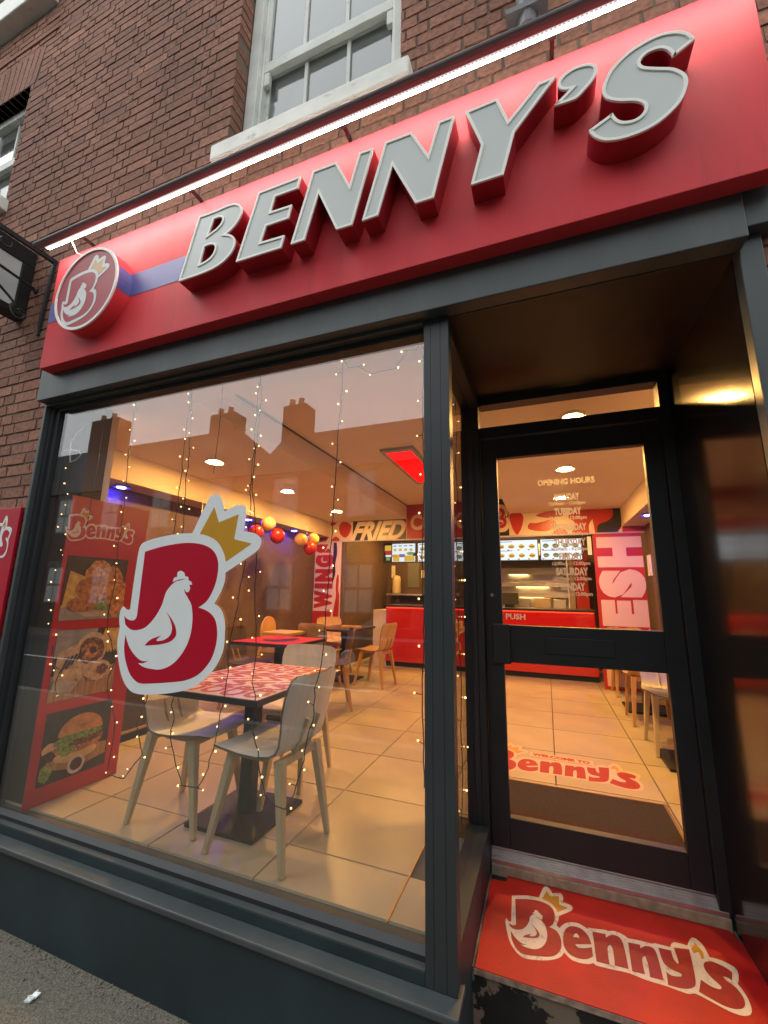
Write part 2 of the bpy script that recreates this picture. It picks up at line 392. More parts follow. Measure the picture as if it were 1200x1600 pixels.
def glow(name, col, strength):
    if name in MATS: return MATS[name]
    m = bpy.data.materials.new(name); m.use_nodes = True
    nt = m.node_tree; nt.nodes.clear()
    e = nt.nodes.new('ShaderNodeEmission'); o = nt.nodes.new('ShaderNodeOutputMaterial')
    e.inputs['Color'].default_value = (*col, 1); e.inputs['Strength'].default_value = strength
    nt.links.new(e.outputs[0], o.inputs['Surface'])
    MATS[name] = m
    return m

def glass(name, f0=0.055, rough=0.0, tint=(1, 1, 1)):
    if name in MATS: return MATS[name]
    m = bpy.data.materials.new(name); m.use_nodes = True
    nt = m.node_tree; N = nt.nodes; L = nt.links; N.clear()
    o = N.new('ShaderNodeOutputMaterial'); mx = N.new('ShaderNodeMixShader')
    t = N.new('ShaderNodeBsdfTransparent'); g = N.new('ShaderNodeBsdfGlossy')
    t.inputs['Color'].default_value = (*tint, 1)
    g.inputs['Roughness'].default_value = rough
    lw = N.new('ShaderNodeLayerWeight'); lw.inputs['Blend'].default_value = 0.5
    pw = N.new('ShaderNodeMath'); pw.operation = 'POWER'; pw.inputs[1].default_value = 5.0
    ma = N.new('ShaderNodeMath'); ma.operation = 'MULTIPLY_ADD'; ma.inputs[1].default_value = 1 - f0; ma.inputs[2].default_value = f0
    L.new(lw.outputs['Facing'], pw.inputs[0]); L.new(pw.outputs[0], ma.inputs[0])
    L.new(ma.outputs[0], mx.inputs['Fac']); L.new(t.outputs[0], mx.inputs[1]); L.new(g.outputs[0], mx.inputs[2])
    L.new(mx.outputs[0], o.inputs['Surface'])
    MATS[name] = m
    return m

def brick_material(name, base, rough=0.9):
    m = bpy.data.materials.new(name); m.use_nodes = True
    nt = m.node_tree; N = nt.nodes; L = nt.links; b = N['Principled BSDF']
    b.inputs['Roughness'].default_value = rough
    geo = N.new('ShaderNodeNewGeometry'); ob = N.new('ShaderNodeObjectInfo')
    ad = N.new('ShaderNodeMath'); ad.operation = 'ADD'
    L.new(geo.outputs['Random Per Island'], ad.inputs[0]); L.new(ob.outputs['Random'], ad.inputs[1])
    fr = N.new('ShaderNodeMath'); fr.operation = 'FRACT'; L.new(ad.outputs[0], fr.inputs[0])
    cr = N.new('ShaderNodeValToRGB'); L.new(fr.outputs[0], cr.inputs['Fac'])
    el = cr.color_ramp.elements
    sc = [(0.0, 0.80), (0.25, 0.92), (0.7, 1.0), (0.9, 1.07), (1.0, 1.32)]
    while len(el) < len(sc): el.new(0.5)
    for e, (p, k) in zip(el, sc):
        e.position = p
        g = 0.06 * (k - 1)
        e.color = (base[0] * k, base[1] * k + max(0, g) * 0.3, base[2] * k, 1)
    tc = N.new('ShaderNodeNewGeometry')
    nz = N.new('ShaderNodeTexNoise'); nz.inputs['Scale'].default_value = 45; nz.inputs['Detail'].default_value = 6
    L.new(tc.outputs['Position'], nz.inputs['Vector'])
    big = N.new('ShaderNodeTexNoise'); big.inputs['Scale'].default_value = 1.1; big.inputs['Detail'].default_value = 5
    L.new(tc.outputs['Position'], big.inputs['Vector'])
    mr = N.new('ShaderNodeMapRange'); mr.inputs['From Min'].default_value = 0.25; mr.inputs['From Max'].default_value = 0.75; mr.inputs['To Min'].default_value = 0.6; mr.inputs['To Max'].default_value = 1.35
    L.new(nz.outputs['Fac'], mr.inputs['Value'])
    mr2 = N.new('ShaderNodeMapRange'); mr2.inputs['From Min'].default_value = 0.3; mr2.inputs['From Max'].default_value = 0.7; mr2.inputs['To Min'].default_value = 0.75; mr2.inputs['To Max'].default_value = 1.2
    L.new(big.outputs['Fac'], mr2.inputs['Value'])
    mu = N.new('ShaderNodeMath'); mu.operation = 'MULTIPLY'; L.new(mr.outputs[0], mu.inputs[0]); L.new(mr2.outputs[0], mu.inputs[1])
    vm = N.new('ShaderNodeVectorMath'); vm.operation = 'SCALE'
    L.new(cr.outputs['Color'], vm.inputs[0]); L.new(mu.outputs[0], vm.inputs['Scale'])
    L.new(vm.outputs['Vector'], b.inputs['Base Color'])
    bp = N.new('ShaderNodeBump'); bp.inputs['Strength'].default_value = 0.4; bp.inputs['Distance'].default_value = 0.004
    L.new(nz.outputs['Fac'], bp.inputs['Height']); L.new(bp.outputs['Normal'], b.inputs['Normal'])
    MATS[name] = m
    return m

BRICK = brick_material('brick_red', (0.285, 0.128, 0.085))
MORTAR = mat('mortar', (0.17, 0.122, 0.092), 0.95, var=0.3, vscale=6, bump=0.4, bscale=90)
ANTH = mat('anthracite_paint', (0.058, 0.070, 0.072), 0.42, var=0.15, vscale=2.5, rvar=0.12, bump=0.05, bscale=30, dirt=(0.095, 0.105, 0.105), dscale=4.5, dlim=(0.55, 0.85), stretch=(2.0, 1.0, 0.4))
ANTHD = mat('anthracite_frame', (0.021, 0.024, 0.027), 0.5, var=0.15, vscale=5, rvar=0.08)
RISER = mat('riser_paint', (0.020, 0.034, 0.040), 0.5, var=0.3, vscale=3, bump=0.08, bscale=60, dirt=(0.06, 0.065, 0.06), dscale=5, dlim=(0.66, 0.85))
REVEAL = mat('gloss_black_panel', (0.010, 0.009, 0.009), 0.15, var=0.2, vscale=2, rvar=0.05, bump=0.02, bscale=4, coat=0.25)
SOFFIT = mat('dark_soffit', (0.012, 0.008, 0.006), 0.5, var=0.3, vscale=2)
RED = mat('sign_red', (0.70, 0.045, 0.058), 0.6, var=0.05, vscale=2, rvar=0.08, bump=0.015, bscale=3, spec=0.3, dirt=(0.44, 0.04, 0.05), dscale=2.5, dlim=(0.58, 0.85), stretch=(5, 1, .6))
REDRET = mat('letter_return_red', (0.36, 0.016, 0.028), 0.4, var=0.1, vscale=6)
BLUEST = mat('stripe_blue', (0.12, 0.115, 0.34), 0.4, var=0.06, vscale=3)
ACRY = mat('letter_face', (0.56, 0.60, 0.58), 0.22, var=0.04, vscale=3, dirt=(0.45, 0.48, 0.46), dscale=4, dlim=(0.6, 0.9))
TRIM = mat('letter_trim', (0.86, 0.86, 0.80), 0.35)
WHITEP = mat('old_white_paint', (0.74, 0.76, 0.71), 0.6, var=0.1, vscale=6, bump=0.15, bscale=30, dirt=(0.26, 0.24, 0.2), dscale=7, dlim=(0.62, 0.78))
GLASS = glass('window_glass', 0.115)
DOORGL = glass('door_glass', 0.035)
OLDGL = mat('upper_window_glass', (0.13, 0.145, 0.138), 0.05, spec=1.0, coat=1.0, bump=0.03, bscale=2.2)
VINW = mat('vinyl_white', (0.85, 0.89, 0.90), 0.32, var=0.02)
VINR = mat('vinyl_red', (0.50, 0.004, 0.026), 0.3)
VING = mat('vinyl_gold', (0.60, 0.30, 0.02), 0.35)
STEEL = mat('brushed_steel', (0.72, 0.70, 0.66), 0.3, metal=1.0, var=0.05, vscale=3, rvar=0.08, stretch=(1, 1, 6))
BLACK = mat('black_satin', (0.012, 0.012, 0.012), 0.5, spec=0.3)
IRON = mat('black_iron', (0.018, 0.017, 0.018), 0.55, var=0.3, vscale=30, bump=0.2, bscale=80)

# ================================================================== GROUND
pave = mat('asphalt', (0.135, 0.125, 0.098), 0.95, var=0.55, vscale=160, bump=0.45, bscale=230, dirt=(0.34, 0.31, 0.25), dscale=240, dlim=(0.60, 0.68))
m = MB(); NX, NY = 60, 36
for j in range(NY + 1):
    for i in range(NX + 1):
        x = -30 + 60 * i / NX; y = -2.9 + 3.4 * j / NY
        m.v.append((x, y, -0.004 + 0.003 * math.sin(x * 3.1) * math.cos(y * 4.3)))
for j in range(NY):
    for i in range(NX):
        a = j * (NX + 1) + i
        m.f.append((a, a + 1, a + NX + 2, a + NX + 1))
structure('pavement', m, pave)
m = MB().box((-60, -3.02, -0.2), (60, -2.9, 0.0))
structure('kerb', m, mat('kerb_stone', (0.24, 0.23, 0.21), 0.85, var=0.25, vscale=9))
m = MB().box((-120, -90, -0.4), (120, -3.02, -0.12))
structure('road', m, mat('road_asphalt', (0.036, 0.036, 0.037), 0.85, var=0.25, vscale=30, bump=0.4, bscale=90))
m = MB().box((-60, -9.8, -0.12), (60, -8.2, -0.01))
structure('far_pavement', m, mat('paving', (0.11, 0.105, 0.10), 0.85, var=0.2, vscale=2))
m = MB()
for k in range(6): m.box((-20 + k*7, -5.66, -0.12), (-17 + k*7, -5.56, -0.115))
structure('road_marking', m, mat('road_paint', (0.7, 0.7, 0.66), 0.7))
# grit in the joint between the pavement and the riser, too small to count
m = MB()
for k in range(420):
    x = random.uniform(-3.2, -0.3); y = -0.055 - abs(random.gauss(0, 0.035)); r = random.uniform(0.0018, 0.006) * (1.4 if random.random() < .1 else 1)
    a = random.uniform(0, 3); c, s_ = math.cos(a) * r, math.sin(a) * r
    h = r * random.uniform(.5, 1.1)
    m.add([(x + c, y + s_, 0), (x - s_, y + c, 0), (x - c, y - s_, 0), (x + s_, y - c, 0), (x + c*.2, y, h)], [(0, 1, 4), (1, 2, 4), (2, 3, 4), (3, 0, 4)])
o = part('grit', m, mat('grit', (0.16, 0.15, 0.125), 0.95, var=0.5, vscale=60), kind='stuff')
o['label'] = 'loose grit gathered along the foot of the dark riser'; o['category'] = 'grit'
m = MB()
pl = [(-1.59, -.42), (-1.575, -.40), (-1.585, -.385), (-1.57, -.365), (-1.555, -.385), (-1.53, -.375), (-1.54, -.40), (-1.525, -.42), (-1.545, -.435), (-1.56, -.46), (-1.565, -.435)]
m.shape([pl], lambda x, y, k: (-2.01 + (x + 1.555) * .6, -.22 + (y + .41) * .6, 0.012 - .006 * k + .006 * math.sin(x * 160)), 1)
single('paper_scrap', m, VINW, 'torn white scrap of paper lying on the grey pavement', 'litter')

# ================================================================== BRICK BUILDING
bld = thing('brick_building', 'old red brick building above and around the chicken shop front', 'building', (-1.2, 0.3, 0))
WY = 0.03                      # front face of the brickwork
COURSE, STR, HEA, JT = 0.0785, 0.236, 0.115, 0.0115
OPEN = [(-1.735, -0.578, 4.33, 9.0), (-5.35, -4.21, 4.9, 6.2), (-5.35, -4.07, 7.12, 9.0)]
ARCH = (-5.45, -4.11, 6.2, 6.62)
SHOPX = (-3.035, 0.757)
cells = []
row = 0; z = 0.0
while z < 9.0:
    off = (0.0 if row % 2 == 0 else (STR + JT) / 2 + (HEA + JT) / 2) + random.uniform(-.012, .012)
    x = -6.4 + off; k = row % 2
    zc = z + COURSE / 2
    while x < 2.4:
        w = STR if k % 2 == 0 else HEA
        segs = [(x, x + w)]
        holes = [(a, b) for a, b, c, d in OPEN if c - .02 < zc < d]
        if ARCH[2] < zc < ARCH[3]: holes.append((ARCH[0], ARCH[1]))
        if zc < 3.62: holes.append(SHOPX)
        for a, b in holes:
            ns = []
            for s0, s1 in segs:
                if s1 <= a or s0 >= b: ns.append((s0, s1))
                else:
                    if s0 < a - .006: ns.append((s0, a))
                    if s1 > b + .006: ns.append((b, s1))
            segs = ns
        for s0, s1 in segs:
            if s1 - s0 > 0.008: cells.append((s0, s1, z + JT / 2, z + COURSE - JT / 2))
        x += w + JT; k += 1
    z += COURSE; row += 1
def px_size(c):
    p = project(((c[0] + c[1]) / 2, WY, (c[2] + c[3]) / 2))
    if p is None or not (-10 < p[0] < 1210 and -10 < p[1] < 1610): return 0
    a, b = project((c[0], WY, c[2])), project((c[1], WY, c[3]))
    if a is None or b is None: return 0
    d = Vector((c[0], WY, c[2])) - CAM
    # bricks behind the sign do not show
    if -2.93 < (c[0] + c[1]) / 2 < 0.72 and c[3] < 3.95: return 0.2
    return abs((b[0] - a[0]) * (b[1] - a[1]))
cells.sort(key=px_size, reverse=True)
DEPTH = 0.105
PILLAR = mat('pillar_coat', (0.034, 0.040, 0.043), 0.45, var=0.1, vscale=3, rvar=0.08)
unit = []
for q in range(14):
    mb = MB()
    n = 3
    mb.box((0, 0, 0), (1, 1, 1))
    mb.v = [(p[0] + (random.uniform(0, .02) if p[0] == 0 else -random.uniform(0, .02)), p[1] + (random.uniform(-.012, .012) if p[1] == 0 else 0),
             p[2] + (random.uniform(0, .045) if p[2] == 0 else -random.uniform(0, .045))) for p in mb.v]
    me = mesh_of(mb, 'brick'); me.materials.append(BRICK)
    unit.append((me, mb))
rest = MB()
for i, c in enumerate(cells):
    me, mb = random.choice(unit)
    y0 = WY + random.uniform(-.002, .002)
    if i < 300:
        o = bpy.data.objects.new('brick', me); COL.objects.link(o); o.parent = bld
        o.location = Vector((c[0], y0, c[2])) - ORG[bld]; o.scale = (c[1] - c[0], DEPTH, c[3] - c[2])
    else:
        rest.add([(c[0] + p[0] * (c[1] - c[0]), y0 + p[1] * DEPTH, c[2] + p[2] * (c[3] - c[2])) for p in mb.v], mb.f)
part('brickwork', rest, BRICK, bld, kind='stuff', fix=False)
# mortar bed behind the faces, butted round the openings
m = MB(); MY0, MY1 = WY + 0.0055, WY + 0.30
for a, b, c, d in [(-6.5, -5.35, 0, 9), (-5.35, -4.21, 0, 4.9), (-5.35, -4.21, 6.2, 7.12), (-4.203, -3.04, 0, 7.12), (-4.21, -4.07, 7.12, 7.13), (-4.07, -3.04, 7.12, 9),
                   (-3.04, -1.742, 3.62, 9), (-1.742, -0.571, 3.62, 4.323), (-0.571, 0.76, 3.62, 9), (0.76, 2.5, 0, 9)]:
    m.box((a, MY0, c), (b, MY1, d))
part('mortar', m, MORTAR, bld)
m = MB()
x = ARCH[0]
while x < ARCH[1] - .05:
    k = (x - (ARCH[0] + ARCH[1]) / 2) * 0.12
    w = 0.072
    a0 = MB().hexa([(x, WY - .002, ARCH[2]), (x + w, WY - .002, ARCH[2]), (x + w, WY + .1, ARCH[2]), (x, WY + .1, ARCH[2]), (x + k, WY - .002, ARCH[3]), (x + w + k, WY - .002, ARCH[3]), (x + w + k, WY + .1, ARCH[3]), (x + k, WY + .1, ARCH[3])])
    part('arch_brick', a0, BRICK, bld)
    x += w + 0.009

def sash_window(x0, x1, z0, z1, zm, depth, muntins, sill, name='window'):
    """box sash: outer frame, meeting rail with horns, two rows of panes"""
    yf = WY + depth
    f = MB()
    f.box((x0, yf, z0), (x0 + .085, yf + .12, z1)); f.box((x1 - .085, yf, z0), (x1, yf + .12, z1))
    f.box((x0 + .085, yf, z1 - .08), (x1 - .085, yf + .12, z1))
    f.box((x0 + .085, yf + .03, z0), (x0 + .105, yf + .1, z1 - .08)); f.box((x1 - .105, yf + .03, z0), (x1 - .085, yf + .1, z1 - .08))
    w = part(name, f, WHITEP, bld, bevel=.006, label='peeling white sash window' )
    u = MB(); a, b = x0 + .105, x1 - .105
    ys = yf + .035; yl = yf + .07
    u.box((a, ys, zm - .01), (b, ys + .04, zm + .075))              # meeting rail of the outer, upper sash
    u.box((a, ys, zm + .075), (a + .03, ys + .04, z1 - .08)); u.box((b - .03, ys, zm + .075), (b, ys + .04, z1 - .08))
    for s_ in (a + .002, b - .042): u.hexa([(s_, ys + .004, zm - .12), (s_ + .04, ys + .004, zm - .12), (s_ + .04, ys + .036, zm - .12), (s_, ys + .036, zm - .12), (s_, ys + .004, zm - .011), (s_ + .04, ys + .004, zm - .011), (s_ + .04, ys + .036, zm - .011), (s_, ys + .036, zm - .011)])
    part('sash', u, WHITEP, w, bevel=.004)
    l = MB()
    l.box((a, yl + .01, z0 + .005), (b, yl + .04, z0 + .09)); l.box((a, yl + .01, z0 + .09), (a + .022, yl + .04, zm - .01)); l.box((b - .022, yl + .01, z0 + .09), (b, yl + .04, zm - .01))
    l.box((a, yl + .01, zm - .005), (b, yl + .04, zm + .05))
    l.box((a + .022, yl + .012, z0 + .41), (b - .022, yl + .03, z0 + .43))
    part('sash', l, WHITEP, w, bevel=.004)
    for i in range(muntins):
        xm = a + (b - a) * (i + 1) / (muntins + 1)
        part('glazing_bar', MB().box((xm - .012, yl + .008, z0 + .09), (xm + .012, yl + .03, zm - .011)), WHITEP, w)
        part('glazing_bar', MB().box((xm - .012, ys + .008, zm + .076), (xm + .012, ys + .03, z1 - .08)), WHITEP, w)
    for i in range(muntins + 1):
        xa = a + (b - a) * i / (muntins + 1) + .004; xb = a + (b - a) * (i + 1) / (muntins + 1) - .004
        t = random.uniform(-.004, .004)
        part('pane', MB().hexa([(xa, yl + .024 + t, z0 + .08), (xb, yl + .024 - t, z0 + .08), (xb, yl + .03 - t, z0 + .08), (xa, yl + .03 + t, z0 + .08), (xa, yl + .024, zm), (xb, yl + .024, zm), (xb, yl + .03, zm), (xa, yl + .03, zm)]), OLDGL, w)
        part('pane', MB().box((xa, ys + .02, zm + .07), (xb, ys + .025, z1 - .075)), OLDGL, w)
    part('sill', MB().box(*sill), WHITEP, w, bevel=.012)
    return w
sash_window(-1.735, -0.578, 4.33, 6.35, 5.145, .11, 2, ((-1.795, -.045, 4.212), (-.508, .16, 4.329)))
sash_window(-5.35, -4.21, 4.9, 6.2, 5.62, .10, 2, ((-5.42, -.04, 4.78), (-4.15, .15, 4.899)), 'window')
sash_window(-5.35, -4.07, 7.42, 9.0, 8.3, .11, 2, ((-5.5, -.09, 7.13), (-4.07, .15, 7.41)), 'window')
# ledge course
part('string_course', MB().box((-6.4, WY - .010, 6.735), (-3.95, WY + .02, 6.77)), BRICK, bld)

# ================================================================== SHOP FRONT
shop = thing('shop_front', 'dark grey shop front with large window and recessed doorway', 'shop front', (-1.2, 0.05, 0))
P = lambda n, a, b, m=ANTH, **k: part(n, MB().box(a, b), m, shop, **k)
P('fascia', (-3.045, -.06, 2.815), (.70, .02, 3.62), ANTH, bevel=.004)
P('fascia_return', (.703, -.045, 2.862), (.80, .028, 3.4), ANTH, bevel=.004)
P('doorpost', (.688, -.004, -.01), (.757, .05, 2.86), ANTH, bevel=.004)
# pillar: three ribs with fine grooves between
for xa, xb in ((-.445, -.4145), (-.412, -.3715), (-.369, -.335)):
    P('pillar', (xa, .0, .34), (xb, .06, 2.814), PILLAR, bevel=.002)
P('pillar_core', (-.444, .002, .34), (-.336, .058, 2.813), PILLAR)
# outer frame: proud bead, dark recess
P('frame_stile', (-3.045, -.01, .338), (-3.022, .10, 2.814), ANTH, bevel=.002)
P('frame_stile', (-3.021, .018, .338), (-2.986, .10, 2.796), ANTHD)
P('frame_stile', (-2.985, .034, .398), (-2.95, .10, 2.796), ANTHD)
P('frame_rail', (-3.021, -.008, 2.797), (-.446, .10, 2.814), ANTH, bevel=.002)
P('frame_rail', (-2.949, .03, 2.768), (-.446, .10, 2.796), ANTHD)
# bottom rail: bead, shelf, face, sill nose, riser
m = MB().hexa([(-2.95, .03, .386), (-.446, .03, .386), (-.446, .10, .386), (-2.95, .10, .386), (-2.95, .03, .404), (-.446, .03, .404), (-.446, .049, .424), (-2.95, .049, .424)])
part('glazing_bead', m, ANTHD, shop)
P('frame_rail', (-3.02, .0, .339), (-.446, .10, .3795), RISER, bevel=.002)
P('frame_shelf', (-3.02, .0005, .380), (-.446, .099, .3855), ANTH)
P('window_sill', (-3.06, -.068, .312), (-.322, .062, .338), ANTH, bevel=.006)
P('stall_riser', (-3.05, -.052, -.02), (-.33, .10, .311), RISER)
# glass
P('window_pane', (-2.96, .05, .41), (-.44, .058, 2.78), GLASS)
P('side_pane', (-.393, .061, .45), (-.387, .845, 2.76), GLASS)
P('return_plinth', (-.44, .061, -.02), (-.337, .845, .449), RISER)
P('return_head', (-.44, .061, 2.76), (-.337, .845, 2.82), ANTHD)
for xa, xb in ((-.445, -.414), (-.412, -.372), (-.370, -.3345)): P('door_jamb', (xa, .846, -.02), (xb, .96, 2.821), ANTHD, bevel=.002)
# porch lining on the right, soffit, and the edge trims
m = MB().hexa([(.687, .051, -.01), (.75, .051, -.01), (.75, .93, -.01), (.664, .93, -.01), (.687, .051, 2.82), (.75, .051, 2.82), (.75, .93, 2.82), (.672, .93, 2.82)])
part('porch_panel', m, REVEAL, shop)
P('porch_soffit', (-.44, .0, 2.822), (.75, 1.02, 2.86), SOFFIT)
P('soffit_bead', (-.33, .012, 2.812), (.685, .022, 2.8215), ANTHD)
# door frame and transom light
DY = .90
P('door_frame', (.622, DY - .035, .30), (.672, DY + .06, 2.821), ANTHD, bevel=.002)
P('door_frame', (-.333, DY - .035, 2.775), (.621, DY + .06, 2.821), ANTHD, bevel=.002)
P('transom_bar', (-.333, DY - .03, 2.562), (.621, DY + .06, 2.630), ANTHD, bevel=.002)
P('transom_pane', (-.333, DY, 2.631), (.612, DY + .008, 2.775), DOORGL)
# threshold
ALU = mat('aluminium', (0.62, 0.63, 0.62), 0.38, metal=0.9, var=0.1, vscale=20)
m = MB()
for k in range(5):
    y = DY - .036 + k * .0075; zz = .305 + k * .0075
    m.box((-.333, y, .29), (.655, y + .0055, zz))
m.box((-.333, DY - .038, .285), (.655, DY + .03, .303)); m.box((-.333, DY + .002, .304), (.655, DY + .05, .345))
part('threshold', m, ALU, shop)
P('threshold_stone', (-.333, DY - .044, .20), (.66, DY + .05, .2845), mat('sandstone', (0.42, 0.33, 0.23), 0.85, var=0.25, vscale=25, bump=0.3), bevel=.004)

# door
m = MB()
a, b, z0, z1 = -.331, .619, .348, 2.556
ga, gb = -.238, .533
D0, D1 = DY - .012, DY + .035
m.box((a, D0, z0), (ga, D1, z1)); m.box((gb, D0, z0), (b, D1, z1))
m.box((ga, D0, z0), (gb, D1, .492)); m.box((ga, D0, 1.258), (gb, D1, 1.456)); m.box((ga, D0, 2.432), (gb, D1, z1))
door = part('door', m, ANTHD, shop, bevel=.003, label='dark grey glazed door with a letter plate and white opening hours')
part('pane', MB().box((ga - .004, DY + .008, .488), (gb + .004, DY + .014, 1.262)), DOORGL, door)
part('pane', MB().box((ga - .004, DY + .008, 1.452), (gb + .004, DY + .014, 2.436)), DOORGL, door)
part('lock_case', MB().box((-.292, D0 - .022, 1.25), (-.198, D0 - .001, 1.462)), ANTHD, door, bevel=.006)
m = MB().box((-.02, D0 - .006, 1.315), (.31, D0 - .001, 1.40))
lp = part('letter_plate', m, ANTHD, door, bevel=.003)
part('keyhole', MB().lathe((-.29, D0 - .001, 1.62), [(.0, -.004), (.009, -.004), (.010, 0)], 12, 'Y'), STEEL, door)

def words(txt, h, f3, m, name, parent=None, bold=0.02, width=None, align='CENTER', depth=0.0008, kind=None, label=None, stretch=1.0):
    """flat lettering; f3(x, y, k): text plane -> world, h = cap height"""
    cu = bpy.data.curves.new('lettering', 'FONT'); cu.body = txt; cu.align_x = align; cu.offset = bold; cu.size = 1.0; cu.resolution_u = 4 if h > .2 else 2
    o = bpy.data.objects.new('lettering', cu); COL.objects.link(o)
    dg = bpy.context.evaluated_depsgraph_get()
    me = bpy.data.meshes.new_from_object(o.evaluated_get(dg))
    bpy.data.objects.remove(o)
    vs = [v.co.copy() for v in me.vertices]; fs = [tuple(p.vertices) for p in me.polygons]
    bpy.data.meshes.remove(me)
    if not vs: return None
    ymin, ymax = 0.0, 0.729
    k = h / (ymax - ymin)
    xs = [v.x for v in vs]; kx = k * stretch
    if width: kx = width / (max(xs) - min(xs))
    x0 = 0 if align == 'CENTER' else min(xs)
    mb = MB()
    n = len(vs)
    mb.v = [f3((v.x - x0) * kx, v.y * k, 0) for v in vs]
    mb.f = fs
    return part(name, mb, m, parent, kind=kind, label=label, fix=False)

FROST = mat('frosted_vinyl', (0.85, 0.83, 0.78), 0.5)
_nt = FROST.node_tree                    # frosted film: light from the shop comes through it
_tr = _nt.nodes.new('ShaderNodeBsdfTranslucent'); _tr.inputs['Color'].default_value = (0.48, 0.46, 0.43, 1)
_mx = _nt.nodes.new('ShaderNodeMixShader'); _mx.inputs['Fac'].default_value = 0.45
_nt.links.new(_nt.nodes['Principled BSDF'].outputs[0], _mx.inputs[1]); _nt.links.new(_tr.outputs[0], _mx.inputs[2])
_nt.links.new(_mx.outputs[0], _nt.nodes['Material Output'].inputs['Surface'])
yv = DY + .006
hours = [('OPENING HOURS', 2.262, .030, .30), ('MONDAY', 2.172, .034, .13), ('TUESDAY', 2.088, .034, .14), ('WEDNESDAY', 1.998, .034, .18), ('THURSDAY', 1.914, .036, .16), ('FRIDAY', 1.834, .036, .12), ('SATURDAY', 1.752, .036, .16), ('SUNDAY', 1.670, .036, .12)]
for t, zz, h, w in hours:
    words(t, h * 1.1, lambda x, y, k, zz=zz, h=h: (.136 + x, yv, zz - h / 2 + y), FROST, 'day_lettering', door, .045, w)
    if t != 'OPENING HOURS':
        words('12:00am - 12:00pm', .019, lambda x, y, k, zz=zz: (.134 + x, yv, zz - .046 + y), FROST, 'hours_lettering', door, .03, .19)
words('PUSH', .030, lambda x, y, k: (-.168 + x, yv, 1.489 + y), FROST, 'push_lettering', door, .035, .105)

# ------------------------------------------------------------------ entrance step, painted red
step = thing('entrance_step', 'red painted doorstep with the white edged shop logo and peeling black front', 'doorstep', (.18, .5, 0))
PEEL = mat('peeling_black_paint', (0.018, 0.018, 0.018), 0.55, var=0.2, vscale=10, bump=0.15, dirt=(0.24, 0.175, 0.13), dscale=3.6, dlim=(0.50, 0.515))
def warp(n, fn):
    return n
m = MB().box((-.372, .278, -.02), (.70, .86, .236))
part('step_block', m, PEEL, step, bevel=.006)
REDP = mat('step_red', (0.45, 0.009, 0.010), 0.55, var=0.18, vscale=5, bump=0.25, bscale=220, dirt=(0.33, 0.010, 0.010), dscale=4, dlim=(0.5, 0.8))
top = [(-.325, .268), (.71, .268), (.708, .5), (.70, .66), (.655, .82), (.645, .853), (-.255, .853), (-.258, .805), (-.328, .80)]
m = MB().shape([top], lambda x, y, k: (x, y, .2465 - .010 * k), 1)
part('step_top', m, REDP, step)
for m in (MB().box((-.372, .27, .2), (-.33, .86, .2455)), MB().box((.662, .70, .2), (.70, .86, .2448))): part('step_edging', m, mat('dirty_render', (0.16, 0.13, 0.10), 0.9, var=0.5, vscale=14, bump=0.6), step)
part('step_trim', MB().box((-.33, .2655, .225), (.71, .2675, .2435)), mat('worn_edge', (0.36, 0.25, 0.19), 0.8, var=0.5, vscale=30), step)
WORNW = mat('worn_white', (0.76, 0.67, 0.57), 0.7, dirt=(0.45, 0.36, 0.28), dscale=38, dlim=(0.54, 0.7))
GOLDP = mat('gold_paint', (0.56, 0.27, 0.03), 0.55)
LOGRED = mat('logo_red', (0.33, 0.008, 0.018), 0.55, var=0.15, vscale=40)

def logo(parent, f3, white, red, gold, hen, zs=(0, .0012, .0024, .0036), welcome=False):
    """the full shop logo: outline, B with hen and crown, 'enny's'; f3(x, y, lift) in the step's own metres"""
    def sh(loop, k, m, n, sm=4):
        mb = MB().shape([smooth(loop, sm)], lambda x, y, q: f3(x, y, zs[k] - .0008 * q), 1)
        return part(n, mb, m, parent)
    sh(WORD['outline'], 0, white, 'logo_outline')
    for k in ('e', 'n1', 'n2', 'y', 's'): sh(WORD[k], 1, red, 'logo_letter')
    sh(WORD['eslit'], 2, white, 'logo_letter_gap'); sh(WORD['eeye'], 2, white, 'logo_letter_gap')
    sh(WORD['ap'], 1, gold, 'logo_apostrophe')
    A = EMB2STEP
    tr = lambda p: (p[0]*A[0][0] + p[1]*A[1][0] + A[2][0], p[0]*A[0][1] + p[1]*A[1][1] + A[2][1]) + tuple(p[2:])
    sh([tr(p) for p in EMBLEM['red']], 1, red, 'logo_letter')
    sh([tr(p) for p in EMBLEM['hen']], 2, hen, 'logo_hen')
    sh([tr(p) for p in EMBLEM['wing']], 3, red, 'logo_wing')
    sh([tr(p) for p in EMBLEM['crown']], 1, gold, 'logo_crown')
logo(step, lambda x, y, l: (x, y, .2476 + l), WORNW, LOGRED, GOLDP, WORNW)

